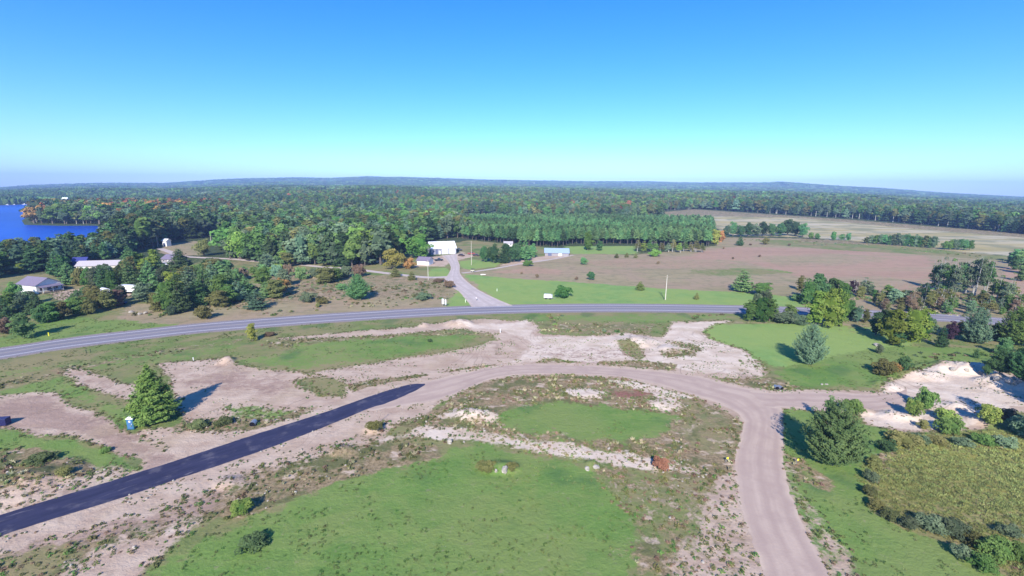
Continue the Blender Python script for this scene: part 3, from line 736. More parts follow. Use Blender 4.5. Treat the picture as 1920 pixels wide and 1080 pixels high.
def broadleaf(rad=4.0, base=.18, ncl=34, per=70, csize=.34, clr=.30, flat=1.0, top=.0, core=True, oval=1.0, gap=.0):
    g = Geo(); h = 10.0; zc = h * (base + 1) / 2; hz = h * (1 - base) / 2
    lob = [(RNG.uniform(0, 6.28), RNG.uniform(-.8, 1), RNG.uniform(.75, 1.1)) for _ in range(7)]
    for i in range(ncl):
        d = RNG.normal(size=3); d /= np.linalg.norm(d)
        r = RNG.uniform(.35, .84) if i % 4 else RNG.uniform(.1, .5)
        w = min(1.1, min([1.0] + []) )
        for a, e, k in lob:
            if abs(math.atan2(math.sin(math.atan2(d[1], d[0]) - a), math.cos(math.atan2(d[1], d[0]) - a))) < .5 and abs(d[2] - e) < .4: w = k
        taper = 1 - .35 * max(0, d[2]) * oval
        c = np.array([d[0] * rad * r * w * taper, d[1] * rad * r * w * taper, zc + d[2] * hz * r * 1.02])
        cr = rad * clr * RNG.uniform(.7, 1.25)
        n = int(per * (cr / (rad * clr)) ** 2)
        q = RNG.normal(size=(n, 3)); q /= np.linalg.norm(q, axis=1)[:, None]
        q[:, 2] = np.where(q[:, 2] < -.3, -q[:, 2], q[:, 2])
        P = c + q * cr * RNG.uniform(.7, 1.08, (n, 1)) * [1, 1, .85]
        N = q + RNG.normal(0, .42, (n, 3)) + [0, 0, .15]
        V, F = cards(P, N, csize, .62)
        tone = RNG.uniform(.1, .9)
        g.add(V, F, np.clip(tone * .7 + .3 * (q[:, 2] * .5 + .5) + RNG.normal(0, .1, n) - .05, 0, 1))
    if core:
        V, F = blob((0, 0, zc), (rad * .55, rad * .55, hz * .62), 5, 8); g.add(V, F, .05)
    return g
def add_trunk(g, h=10.0, r=.22, top=.9, lean=0, mat=1, limbs=4, lo=.2, hi=.7, spread=2.0):
    V, F = tube([(0, 0, -.3), (lean * .15, 0, h * .12), (lean * .5, 0, h * .5), (lean, 0, h * top)], [r * 1.35, r, r * .7, r * .2])
    g.add(V, F, .5, mat)
    for k in range(limbs):
        a = RNG.uniform(0, 6.28); z = h * RNG.uniform(lo, hi); L = spread * RNG.uniform(.7, 1.2)
        V, F = tube([(0, 0, z), (math.cos(a) * L * .5, math.sin(a) * L * .5, z + L * .35), (math.cos(a) * L, math.sin(a) * L, z + L * .8)], [r * .45, r * .3, r * .08], 5)
        g.add(V, F, .5, mat)
def trunk_mesh(name, mat, r=.2, top=.9, limbs=6, lo=.15, hi=.75, spread=2.0, stems=1):
    g = Geo()
    for k in range(stems):
        g2 = Geo(); add_trunk(g2, r=r, top=top, limbs=limbs, lo=lo, hi=hi, spread=spread, mat=0, lean=(0 if stems == 1 else RNG.uniform(-1, 1)))
        off = np.array([0, 0, 0]) if stems == 1 else np.array([RNG.uniform(-.8, .8), RNG.uniform(-.8, .8), 0])
        for V, F, t_, m_ in zip(g2.V, g2.F, g2.t, g2.m): pass
        V = np.concatenate(g2.V) + off; F = np.concatenate(g2.F); g.add(V, F, .5, 0)
    return g.mesh(name, [mat])

CROWN = {}; RADIUS = {}
def reg(kind, gens, rad): CROWN[kind] = gens; RADIUS[kind] = rad
lm = LM['green']
reg('spruce', [conifer(2.3, 3.6, .03, .34, .80, 32, .23, ragged=.38).mesh('spruce_crown', [lm]) for _ in range(1)], 4.1)
reg('whitepine', [conifer(1.7, 3.4, .02, .70, .55, 26, .27, feather=True, ragged=.3).mesh('pine_crown', [lm]) for _ in range(3)], 3.7)
reg('heropine', [conifer(2.5, 3.6, .02, .95, .66, 28, .21, feather=True, ragged=.42).mesh('pine_crown', [lm])], 4.0)
reg('youngpine', [conifer(.9, 3.2, .02, .45, .62, 18, .36, ragged=.3).mesh('pine_crown', [lm]) for _ in range(3)], 3.4)
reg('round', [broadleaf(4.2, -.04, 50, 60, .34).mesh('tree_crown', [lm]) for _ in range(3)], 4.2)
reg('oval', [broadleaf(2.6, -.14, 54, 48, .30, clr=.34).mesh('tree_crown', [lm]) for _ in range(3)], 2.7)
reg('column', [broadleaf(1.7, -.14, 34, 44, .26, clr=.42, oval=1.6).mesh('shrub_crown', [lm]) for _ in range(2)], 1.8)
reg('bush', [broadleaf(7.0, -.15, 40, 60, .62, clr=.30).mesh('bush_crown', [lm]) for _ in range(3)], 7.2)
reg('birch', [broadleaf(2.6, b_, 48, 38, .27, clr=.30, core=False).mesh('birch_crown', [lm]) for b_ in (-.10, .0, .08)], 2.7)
TRUNK = {
 'spruce': trunk_mesh('trunk', bark_m, .2, .9, 0), 'heropine': trunk_mesh('trunk', bark_m, .2, .9, 6, .1, .6, 2.2), 'whitepine': trunk_mesh('trunk', bark_m, .2, .9, 6, .1, .6, 2.2),
 'youngpine': trunk_mesh('trunk', bark_m, .18, .85, 0), 'round': trunk_mesh('trunk', bark_m, .3, .7, 6, .15, .5, 2.6),
 'oval': trunk_mesh('trunk', bark_m, .2, .85, 5, .2, .6, 1.2), 'column': trunk_mesh('trunk', bark_m, .14, .85, 0),
 'bush': trunk_mesh('stem', bark_m, .3, .45, 6, .05, .2, 3.2), 'birch': trunk_mesh('trunk', birch_m, .15, .95, 6, .25, .75, 1.3, stems=2),
}
NAMES = {'spruce': 'spruce_tree', 'heropine': 'pine_tree', 'whitepine': 'pine_tree', 'youngpine': 'young_pine_tree', 'round': 'round_tree', 'oval': 'leafy_tree',
         'column': 'columnar_shrub', 'bush': 'bush', 'birch': 'birch_tree'}
def plant(kind, x, y, h, w, color, label, group=None, name=None, rz=None, z=None):
    cat = 'bush' if kind in ('bush', 'column') else 'tree'
    z = terr1(x, y) if z is None else z
    e = bpy.data.objects.new(name or NAMES[kind], None); COL.objects.link(e)
    e.location = (x, y, z - .05); e.rotation_euler = (0, 0, random.uniform(0, 6.28) if rz is None else rz)
    sx = w / (2 * RADIUS[kind]); e.scale = (sx, sx, h / 10.0)
    e.empty_display_size = .5
    tag(e, label, cat, group)
    me = random.choice(CROWN[kind])
    c = bpy.data.objects.new('crown', me); COL.objects.link(c); c.parent = e
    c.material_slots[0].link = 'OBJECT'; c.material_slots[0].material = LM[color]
    tr = bpy.data.objects.new('trunk' if kind != 'bush' else 'stem', TRUNK[kind]); COL.objects.link(tr); tr.parent = e
    return e
def height_at(x, y, z, ptop):
    """height of something standing at x, y, z whose top is seen at row ptop"""
    px, py, d = proj(x, y, z)
    # invert by bisection on the height
    lo, hi = 0.1, 80
    for _ in range(30):
        m = (lo + hi) / 2
        if proj(x, y, z + m)[1] > ptop: lo = m
        else: hi = m
    return lo
def tree_px(kind, px, pb, pt, wpx, color, label, group=None, name=None):
    if px > 1380 and 500 < pb < 720 and kind not in ('heropine',): wpx *= 1.16; pt -= 2
    x, y = at(px, pb)
    r = wpx * proj(x, y, 0)[2] / FPX / 2
    L = math.hypot(x, y); k = r * .55 / L          # the row gives the near foot of the crown, the trunk stands behind it
    x += x * k; y += y * k
    z = terr1(x, y); h = height_at(x, y, z, pt)
    return plant(kind, x, y, h, 2 * r, color, label, group, name)

T = tree_px
# ---- foreground and middle ground, one by one
T('spruce', 291, 796, 682, 98, 'spruce', 'large dense yellow-green spruce beside the green portable toilet, long shadow to its right')
T('heropine', 1556, 886, 752, 118, 'pine', 'large feathery blue-green pine at the right edge of the gravel road bend')
T('column', 1551, 800, 735, 22, 'pine', 'slim young evergreen standing just behind the large feathery pine at the road bend')
T('bush', 1598, 778, 745, 40, 'green', 'round green bush behind and right of the large feathery pine')
T('heropine', 1514, 688, 607, 64, 'bluepine', 'lone blue-green pine in the middle of the bright right-hand lawn')
T('oval', 46, 637, 580, 44, 'pine', 'dense green tree on the strip of lawn at the left end of the highway')
T('heropine', 672, 565, 514, 52, 'pine', 'bright green bushy pine alone in the dry field left of the driveway')
T('oval', 474, 641, 602, 22, 'gold', 'small yellow autumn sapling on the near side of the highway')
T('bush', 505, 632, 622, 24, 'brown', 'low dark shrub right of the yellow sapling beside the highway')
T('bush', 579, 568, 546, 34, 'grey', 'grey-green bush in the dry field left of the bright green pine')
T('bush', 604, 571, 556, 26, 'olive', 'low olive bush touching the grey-green bush in the dry field')
T('column', 596, 577, 566, 10, 'olive', 'tiny olive sapling in front of the grey-green bush in the dry field')
T('bush', 795, 564, 548, 34, 'grey', 'low wide bush on the dry verge left of the white back-to-back signs')
T('bush', 1057, 560, 534, 38, 'green', 'round bushy tree on the lawn beside the small white box trailer', name='bush')
T('youngpine', 1200, 545, 527, 20, 'spruce', 'small conical tree at the lawn edge left of the tall pale pole')
T('round', 1108, 526, 506, 21, 'pine', 'round green tree in the dry field right of the farm track')
T('round', 1094, 497, 480, 19, 'pine', 'round green tree in the dry field below the blue-roofed shed')
T('youngpine', 1306, 562, 548, 12, 'olive', 'tiny sapling on the lawn right of the tall pale pole')
T('youngpine', 1391, 549, 506, 38, 'pine', 'pointed green pine at the right end of the roadside lawn')
T('oval', 1428, 556, 527, 36, 'green', 'green tree between the pointed pine and the poplar clump')
for a in [(1405, 604, 560, 26), (1423, 606, 548, 28), (1442, 604, 555, 24), (1414, 598, 545, 22), (1432, 595, 538, 26)]:
    T('column' if a[2] > 550 else 'oval', *a, random.choice(['green', 'grey', 'green']), 'narrow green poplar in the clump beside the highway at the end of the lawn', 'poplars in the clump beside the highway')
T('bush', 1465, 608, 584, 50, 'grey', 'grey shrub between the poplar clump and the bright yellow-green trees')
T('bush', 1495, 610, 590, 34, 'grey', 'grey shrub touching the left foot of the bright yellow-green trees')
for a in [(1528, 612, 538, 40), (1552, 616, 532, 42), (1572, 612, 540, 36)]:
    T('oval', *a, 'yellow' if a[0] != 1572 else 'bright', 'bright yellow-green tree in the clump of three at the top of the right-hand lawn', 'bright trees at the top of the right-hand lawn')
for a in [(1512, 572, 520, 30), (1532, 570, 508, 34), (1556, 570, 512, 32), (1578, 575, 520, 26)]:
    T('oval', *a, random.choice(['green', 'pine', 'green']), 'dark green tree behind the bright yellow-green clump', 'dark trees behind the bright clump')
T('column', 1500, 545, 514, 16, 'olive', 'thin olive tree at the field edge behind the bright clump, throwing a shadow left')
T('bush', 1494, 566, 552, 20, 'pine', 'dark round shrub at the lawn corner left of the bright clump')
T('column', 1606, 606, 570, 18, 'bluepine', 'narrow blue-grey evergreen right of the bright yellow-green clump')
T('column', 1622, 606, 578, 15, 'olive', 'narrow pale olive shrub right of the blue-grey evergreen')
T('birch', 1598, 552, 522, 18, 'purple', 'small dark-leaved birch at the lower field edge, left one of the pair')
T('birch', 1622, 553, 520, 24, 'grey', 'small dark-leaved birch at the lower field edge, right one of the pair')
T('oval', 1668, 648, 566, 44, 'yellow', 'yellow-green aspen, left one of the pair above the right-hand lawn')
T('oval', 1712, 645, 567, 48, 'yellow', 'yellow-green aspen, right one of the pair above the right-hand lawn')
T('column', 1683, 650, 614, 24, 'pine', 'blue-green juniper in front of the pair of yellow-green aspens')
T('column', 1700, 640, 588, 20, 'green', 'slim green tree between the pair of yellow-green aspens')
T('column', 1733, 634, 585, 20, 'green', 'slim green tree at the right foot of the pair of aspens')
T('oval', 1641, 630, 582, 24, 'darkpine', 'dark tree standing in shade left of the pair of aspens')
T('youngpine', 1763, 652, 612, 20, 'darkpine', 'small dark cone-shaped evergreen between the aspens and the purple shrub')
T('column', 1783, 638, 600, 21, 'purple', 'dark purple egg-shaped shrub below the highway')
T('whitepine', 1826, 646, 578, 46, 'bluepine', 'blue-green pine at the highway edge right of the purple shrub')
T('whitepine', 1900, 650, 577, 52, 'spruce', 'tall dark green pine at the right edge just below the highway')
T('whitepine', 1916, 718, 648, 44, 'pine', 'pine cut by the right edge above the sand pit')
T('whitepine', 1873, 704, 656, 34, 'pine', 'pine on the rim of the sand pit, left of the one cut by the edge')
T('column', 1850, 704, 668, 18, 'pine', 'slim small pine on the rim of the sand pit')
T('youngpine', 1829, 672, 655, 12, 'pine', 'tiny pine on the lawn above the sand pit')
T('bush', 1656, 706, 675, 42, 'olive', 'olive and reddish bush on the lawn above the pit track')
T('bush', 1672, 700, 680, 26, 'orange', 'reddish shrub inside the olive bush above the pit track')
T('bush', 1692, 695, 668, 26, 'pine', 'green shrub right of the reddish shrub above the pit track')
T('bush', 1735, 770, 726, 40, 'green', 'green bush in the sand pit, upper one of the touching pair')
T('bush', 1712, 782, 745, 34, 'spruce', 'green bush in the sand pit, lower left one of the touching pair')
T('bush', 1772, 792, 764, 40, 'spruce', 'green bush at the lower edge of the sand pit, behind a wider one')
T('bush', 1778, 818, 782, 48, 'green', 'wide green bush where the sand pit meets the meadow')
T('bush', 1730, 806, 786, 22, 'olive', 'small olive shrub left of the wide bush at the meadow edge')
T('bush', 1850, 800, 758, 44, 'spruce', 'green bush with a dark shadow on its left in the sand pit')
T('bush', 1884, 790, 762, 38, 'brown', 'brownish bush behind the green bush in the sand pit')
T('bush', 1912, 822, 776, 52, 'bluepine', 'blue-green bush cut by the right edge at the meadow')
T('bush', 1890, 700, 660, 28, 'pine', 'green shrub squeezed between the two rim pines')
T('bush', 1694, 842, 812, 66, 'olive', 'sprawling olive shrub at the corner of the meadow')
T('bush', 1660, 850, 822, 36, 'darkpine', 'dark shrub on the left corner of the meadow')
T('bush', 1239, 884, 854, 36, 'russet', 'russet bush at the end of the pale sand arc')
T('bush', 1230, 876, 858, 20, 'purple', 'dark leafless shrub against the left side of the russet bush')
T('bush', 478, 1036, 1004, 62, 'darkpine', 'dark green bush on the big foreground lawn, lower left')
T('bush', 455, 970, 936, 46, 'spruce', 'yellow-green weed clump at the upper left edge of the foreground lawn')
T('bush', 912, 886, 868, 46, 'olive', 'weedy yellow-green clump on the mound with the white rock')
T('bush', 960, 884, 870, 30, 'olive', 'small weedy clump right of the white rock on the mound')
T('bush', 702, 812, 790, 36, 'olive', 'weeds on the small mound with the leaning stake')
T('bush', 1745, 1000, 966, 60, 'grey', 'grey-green shrub at the lower left corner of the meadow')
T('bush', 1865, 1055, 1010, 66, 'green', 'green shrub in the lower right of the meadow')
T('bush', 1790, 1010, 975, 60, 'grey', 'grey-green shrub in the meadow right of the corner shrub')
T('bush', 1912, 1060, 1018, 50, 'green', 'green shrub cut by the right edge in the lower meadow')
T('bush', 420, 800, 782, 36, 'weed', 'grey-brown weeds right of the large spruce')
T('bush', 372, 806, 786, 40, 'weed', 'grey-brown weeds at the right foot of the large spruce')
T('bush', 806, 642, 634, 11, 'darkpine', 'tiny dark shrub on the oval of grass beyond the gravel')
T('bush', 80, 870, 850, 60, 'weed', 'brown weeds left of the dirt driveway, nearest the left edge')
T('bush', 122, 894, 876, 30, 'olive', 'olive tuft on the sandy verge above the asphalt road')
T('bush', 198, 850, 838, 22, 'green', 'green tuft at the point of grass beside the dirt driveway')
for px, pb, h in [(1990, 846, 14), (2050, 800, 15), (1995, 760, 12), (1985, 700, 11), (1965, 660, 10)]:
    x, y = at(px, pb); plant('whitepine', x, y, h, h * .62, 'pine', 'pine standing just outside the right edge whose shadow falls on the sand pit', 'pines just outside the right edge of the view')
for px, pb, pt, w, c in [(1640, 880, 856, 34, 'olive'), (1632, 905, 880, 30, 'grey'), (1628, 932, 908, 28, 'weed'), (1640, 958, 934, 32, 'olive'), (1668, 978, 954, 34, 'weed'), (1702, 994, 970, 36, 'grey'), (1720, 834, 812, 40, 'grey'), (1756, 836, 816, 36, 'olive'), (1800, 838, 818, 40, 'grey'), (1842, 836, 812, 42, 'green'), (1880, 842, 816, 44, 'grey'), (1826, 1030, 1000, 44, 'olive'), (1890, 1010, 984, 40, 'grey'), (1840, 1075, 1040, 50, 'green'), (1800, 1050, 1020, 40, 'grey')]:
    T('bush', px, pb, pt, w, c, 'weedy shrub of the rough edge of the meadow', 'shrubs along the edge of the meadow')
# ---- trees of the dry field and the yard
T('round', 786, 486, 436, 56, 'bright', 'big round bright green tree left of the white pole barn')
T('round', 738, 506, 461, 50, 'gold', 'yellow autumn tree left of the white garage')
T('bush', 767, 505, 482, 28, 'orange', 'orange shrub between the yellow tree and the white garage')
T('youngpine', 741, 520, 500, 24, 'olive', 'olive cone-shaped shrub in front of the yellow autumn tree')
T('youngpine', 772, 526, 508, 20, 'olive', 'small olive cone-shaped shrub below the orange shrub')
T('bush', 824, 530, 522, 26, 'brown', 'low brown bush beside the driveway, left one of the pair')
T('bush', 843, 540, 524, 24, 'brown', 'low brown bush beside the driveway, right one of the pair')
for px, pb, pt, w in [(908, 492, 457, 26), (926, 494, 455, 28), (945, 494, 456, 28), (964, 493, 453, 28), (985, 489, 451, 30), (998, 484, 455, 22), (950, 484, 452, 28), (975, 482, 450, 26)]:
    T('youngpine' if px % 2 else 'round', px, pb, pt, w, random.choice(['darkpine', 'pine', 'darkpine']), 'dark pine in the dense clump between the barn and the blue-roofed shed', 'dark pines right of the barn')
T('bush', 989, 500, 487, 24, 'green', 'green shrub in front of the dark pine clump, beside the farm track')
T('oval', 1102, 470, 429, 24, 'bright', 'tall yellow-green tree at the left end of the light green meadow')
T('oval', 1124, 470, 447, 17, 'pine', 'smaller blue-green tree right of the tall yellow-green tree')
for px, pb, pt, w in [(1156, 484, 474, 10), (1175, 483, 473, 10), (1192, 484, 474, 9)]:
    T('youngpine', px, pb, pt, w, 'olive', 'tiny round evergreen in the row below the light green meadow', 'tiny evergreens below the meadow')
T('bush', 1228, 482, 466, 26, 'bright', 'light green round bush at the right end of the tiny evergreens')
for px in range(1196, 1325, 11):
    T('birch', px, 474 - random.uniform(0, 3), 449 + random.uniform(-3, 6), 15, random.choice(['olive', 'yellow', 'green', 'olive', 'grey']), 'slender olive tree in the row in front of the pine plantation', 'slender trees in front of the plantation')
T('oval', 1340, 458, 424, 24, 'gold', 'yellow-orange autumn tree at the right end of the pine plantation')
T('oval', 1352, 454, 428, 16, 'orange', 'orange autumn tree right of the yellow-orange one')
T('youngpine', 1387, 461, 443, 17, 'pine', 'cone-shaped pine at the top of the dry field, left one of the pair')
T('round', 1435, 459, 444, 16, 'olive', 'round dark tree at the top of the dry field, right one of the pair')
for px, pb, pt, w in [(1007, 521, 512, 8), (978, 514, 509, 6), (1081, 525, 518, 8), (1234, 495, 489, 7), (1357, 467, 461, 5), (1374, 486, 481, 5), (1424, 482, 477, 6), (1480, 461, 456, 6), (1407, 460, 456, 6)]:
    T('bush', px, pb, pt, w, 'brown', 'tiny brown shrub dotted in the dry field', 'tiny brown shrubs of the dry field')
# field-edge row and the islands in the marsh
for px, pb, pt, w in [(1362, 445, 418, 18), (1374, 443, 412, 20), (1388, 444, 420, 20), (1402, 444, 414, 22), (1416, 443, 418, 22), (1430, 443, 412, 24), (1446, 443, 415, 24), (1462, 443, 414, 24), (1476, 442, 407, 28), (1490, 443, 410, 26), (1504, 445, 415, 20), (1520, 448, 434, 14), (1532, 449, 436, 12), (1562, 450, 432, 12), (1578, 450, 437, 14), (1590, 451, 434, 12)]:
    T('round' if w > 15 else 'oval', px, pb, pt, w, random.choice(['green', 'grey', 'pine', 'darkpine']), 'green tree in the row between the dry field and the marsh', 'trees between the dry field and the marsh')
for k in range(16):
    px = 1625 + k * 8.3; T('oval', px, 456 + k * .65, 434 + abs(k - 8) * .9 + random.uniform(-2, 2), 15, random.choice(['green', 'grey', 'pine', 'olive']), 'green tree in the long grove standing in the marsh', 'trees of the long marsh grove')
for k in range(6):
    px = 1772 + k * 9; T('round', px, 468 + k * .3, 444 + abs(k - 3) * 2, 16, random.choice(['green', 'grey', 'pine']), 'green tree in the short round grove standing in the marsh', 'trees of the short marsh grove')
for px, pb, pt, w in [(1905, 492, 464, 22), (1918, 498, 462, 24), (1900, 506, 474, 20), (1925, 515, 480, 30), (1896, 490, 470, 16), (1915, 528, 500, 22)]:
    T('oval', px, pb, pt, w, random.choice(['green', 'pine', 'olive']), 'green tree in the grove at the right edge beyond the birches', 'trees at the right edge beyond the birches')
for px, pb, pt, w in [(1752, 542, 486, 20), (1764, 546, 480, 22), (1776, 548, 483, 24), (1790, 552, 490, 22), (1803, 550, 484, 24), (1817, 553, 480, 26), (1832, 556, 478, 26), (1846, 556, 484, 24), (1840, 545, 490, 20), (1797, 540, 488, 24), (1825, 540, 482, 22)]:
    T('birch', px, pb, pt, w, random.choice(['green', 'grey', 'green', 'pine']), 'tall white-trunked birch in the grove beyond the highway on the right', 'tall white-trunked birches beyond the highway')
for px, pb, pt, w, c in [(1722, 566, 530, 16, 'grey'), (1732, 568, 527, 15, 'darkpine'), (1744, 572, 540, 18, 'green'), (1756, 574, 538, 30, 'olive'), (1776, 572, 540, 26, 'olive'), (1860, 565, 520, 18, 'bright'), (1872, 568, 515, 22, 'green'), (1884, 572, 520, 22, 'grey'), (1896, 568, 528, 20, 'olive'), (1843, 586, 566, 18, 'olive'), (1858, 588, 562, 18, 'olive'), (1870, 586, 560, 16, 'grey'), (1912, 575, 548, 22, 'green')]:
    T('birch', px, pb, pt, w, c, 'low scraggly birch at the foot of the grove beyond the highway on the right', 'low birches beyond the highway')
for px, pb, pt, w, c in [(1676, 568, 540, 26, 'bluepine'), (1655, 560, 545, 12, 'olive'), (1640, 556, 542, 14, 'green'), (1700, 560, 542, 14, 'grey'), (1690, 572, 556, 16, 'olive')]:
    T('oval', px, pb, pt, w, c, 'small tree on the rough ground between the field and the highway on the right', 'small trees on the rough ground')

for k_ in range(44):
    px = RNG.uniform(1600, 1915); pb = RNG.uniform(560, 592) if px > 1640 else RNG.uniform(548, 575); hh = RNG.uniform(14, 34)
    T('birch' if k_ % 3 else 'oval', px, pb, pb - hh, hh * RNG.uniform(.5, .8), ['green', 'grey', 'olive', 'pine', 'brown', 'green'][int(RNG.integers(0, 6))], 'small tree of the scraggly thicket between the field and the highway on the right', 'small trees of the thicket between the right-hand field and the highway')
for px, pb, pt, w, c in [(1480, 600, 570, 26, 'green'), (1592, 600, 560, 24, 'green'), (1655, 612, 575, 26, 'darkpine'), (1745, 628, 596, 20, 'grey'), (1866, 640, 604, 24, 'darkpine'), (1880, 668, 630, 26, 'pine'), (1910, 690, 650, 26, 'darkpine'), (1800, 628, 600, 18, 'olive'), (1648, 664, 645, 14, 'grey')]:
    T('oval', px, pb, pt, w, c, 'leafy tree filling the gaps around the right-hand lawn', 'leafy trees filling gaps around the right-hand lawn')
# ---- belt of trees left of the dry field, in front of the yards
BELT = [(245, 540, 495, 30, 'pine'), (268, 548, 508, 30, 'darkpine'), (285, 560, 490, 34, 'pine'), (300, 585, 545, 30, 'olive'), (318, 590, 515, 36, 'green'), (338, 588, 510, 34, 'darkpine'), (328, 560, 500, 32, 'yellow'),
 (352, 580, 545, 26, 'bluepine'), (372, 578, 525, 32, 'pine'), (386, 572, 495, 34, 'pine'), (402, 560, 492, 34, 'bluepine'), (418, 570, 510, 34, 'green'), (434, 562, 500, 32, 'pine'), (410, 578, 540, 34, 'olive'), (430, 572, 530, 30, 'green'), (448, 555, 520, 26, 'brown'),
 (482, 582, 545, 38, 'bluepine'), (500, 560, 530, 30, 'pine'), (518, 560, 518, 36, 'olive'), (532, 548, 520, 24, 'orange'), (468, 555, 530, 30, 'grey'),
 (383, 600, 572, 30, 'olive'), (322, 592, 572, 20, 'grey'), (178, 580, 545, 30, 'olive'), (203, 582, 548, 32, 'olive'), (222, 575, 545, 26, 'brown'), (150, 592, 562, 34, 'green'), (172, 590, 565, 26, 'olive'), (95, 605, 572, 32, 'green'), (115, 600, 572, 30, 'olive'), (138, 592, 565, 28, 'green'), (80, 608, 580, 26, 'pine'),
 (20, 590, 555, 34, 'green'), (45, 580, 548, 30, 'pine'), (70, 590, 560, 30, 'darkpine'), (8, 600, 565, 30, 'darkpine'), (10, 628, 600, 34, 'brown'), (28, 560, 535, 24, 'green'), (60, 570, 552, 26, 'grey'),
 (195, 542, 505, 24, 'pine'), (212, 544, 512, 22, 'green'), (180, 540, 508, 22, 'grey'), (228, 538, 505, 24, 'darkpine'), (165, 538, 510, 20, 'green'), (150, 536, 508, 22, 'olive'), (205, 530, 500, 26, 'grey'), (130, 535, 500, 26, 'pine'), (110, 520, 480, 28, 'pine'), (240, 522, 492, 24, 'green'), (275, 520, 478, 30, 'yellow'), (262, 506, 470, 26, 'yellow'), (290, 508, 465, 20, 'yellow'), (248, 500, 470, 26, 'bright'), (300, 516, 490, 26, 'pine'), (320, 522, 500, 28, 'green'),
 (338, 498, 478, 20, 'brown'), (350, 520, 498, 30, 'olive'), (372, 515, 495, 26, 'green'), (395, 505, 482, 24, 'pine'), (425, 512, 488, 24, 'pine'), (452, 525, 500, 28, 'brown'), (480, 515, 500, 24, 'green'),
 (500, 520, 502, 22, 'green'), (520, 512, 495, 26, 'yellow'), (540, 518, 495, 22, 'brown'), (565, 525, 500, 28, 'pine'), (590, 522, 500, 20, 'grey'), (612, 534, 498, 36, 'olive'), (628, 530, 500, 32, 'green'), (648, 522, 498, 26, 'grey'), (672, 520, 494, 26, 'brown'), (640, 544, 532, 20, 'pine')]
for k_ in range(46):
    px = RNG.uniform(245, 545); pb = RNG.uniform(508, 578) - max(0, px - 440) * .28; hh = RNG.uniform(20, 46)
    BELT.append((px, pb, pb - hh, hh * RNG.uniform(.7, .95), ['pine', 'darkpine', 'green', 'bluepine', 'olive', 'pine', 'grey'][int(RNG.integers(0, 7))]))
for k_ in range(34):
    px = RNG.uniform(-20, 240); pb = RNG.uniform(500, 536) if RNG.random() < .6 else RNG.uniform(566, 600) - px * .08; hh = RNG.uniform(20, 38)
    if 88 < px < 240 and 536 < pb < 566: continue
    if px < 118 and 505 < pb < 580: continue
    if 130 < px < 232 and pb < 530: pb = 534; hh = RNG.uniform(22, 31)
    BELT.append((px, pb, pb - hh, hh * RNG.uniform(.7, .95), ['pine', 'darkpine', 'green', 'darkpine', 'olive', 'grey'][int(RNG.integers(0, 6))]))
for px, pb, pt, w, c in BELT:
    k = 'bush' if (pb - pt) < 30 else ('youngpine' if c in ('pine', 'bluepine', 'darkpine') else 'oval')
    nm = {'bush': 'low bushes', 'youngpine': 'evergreens', 'oval': 'leafy trees'}[k]
    adj = {'pine': 'green', 'bluepine': 'blue-green', 'darkpine': 'dark green', 'olive': 'olive', 'green': 'green', 'yellow': 'yellow-green', 'grey': 'grey-green', 'brown': 'brown', 'orange': 'orange', 'bright': 'bright green'}[c]
    where = 'right of the white storage trailer' if 245 <= px < 460 else ('left of the white storage trailer' if px < 245 else 'below the roadside pine stand')
    if px < 250 and pb > 500: pt -= 7
    T(k, px, pb, pt - (3 if k != 'bush' else 1), w * 1.22, c, f'{adj} {nm} {where}', f'{adj} {nm} {where}')
T('round', 383, 481, 443, 36, 'olive', 'lone brownish-olive tree in front of the pale field on the left')
T('oval', 39, 513, 489, 22, 'yellow', 'yellow tree just behind the purple-roofed house')
T('round', 452, 488, 425, 56, 'bright', 'big bright green broadleaf tree at the roadside, left one of the two')
T('round', 488, 490, 423, 64, 'green', 'big green broadleaf tree at the roadside, right one of the two')
T('oval', 536, 497, 462, 30, 'yellow', 'yellow-green tree at the left foot of the tall pines')
T('round', 425, 470, 448, 40, 'grey', 'grey-green tree in front of the white house with the pale roof')
T('spruce', 644, 500, 427, 60, 'darkpine', 'tall tiered pine standing out in front of the pine stand')

# ------------------------------------------------------------------ forest
def joined(name, g, leaf, trunk): return g.mesh(name, [leaf, trunk])
PROTO = {}
def fp(kind, n, gen, mats):
    PROTO[kind] = [(gen().mesh(kind, [LM[mats[k % len(mats)]], bark_m if 'birch' not in kind else birch_m])) for k in range(n)]
def g_redpine():
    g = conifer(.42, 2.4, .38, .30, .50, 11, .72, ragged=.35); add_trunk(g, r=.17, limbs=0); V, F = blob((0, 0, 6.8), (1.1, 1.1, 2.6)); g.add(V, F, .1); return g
def g_darkpine():
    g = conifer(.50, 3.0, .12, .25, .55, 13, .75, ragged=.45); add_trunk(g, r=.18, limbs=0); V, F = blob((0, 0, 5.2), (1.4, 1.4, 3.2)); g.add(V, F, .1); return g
def g_leafy():
    g = broadleaf(3.9, .12, 22, 26, .62); add_trunk(g, r=.22, limbs=0, top=.6); return g
def g_tall():
    g = broadleaf(2.7, .12, 22, 24, .56, clr=.34); add_trunk(g, r=.18, limbs=0, top=.7); return g
def g_aspen():
    g = broadleaf(2.3, .25, 18, 20, .5, clr=.34); add_trunk(g, r=.18, limbs=0, top=.8); return g
fp('red_pine_tree', 4, g_redpine, ['pine', 'pine', 'darkpine'])
fp('dark_pine_tree', 5, g_darkpine, ['darkpine', 'pine', 'darkpine', 'bluepine'])
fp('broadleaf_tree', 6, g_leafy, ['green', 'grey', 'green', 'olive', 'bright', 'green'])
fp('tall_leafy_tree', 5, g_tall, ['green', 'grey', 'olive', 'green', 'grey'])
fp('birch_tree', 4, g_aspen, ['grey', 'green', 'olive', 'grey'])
fp('red_maple_tree', 3, g_leafy, ['red', 'orange', 'red'])
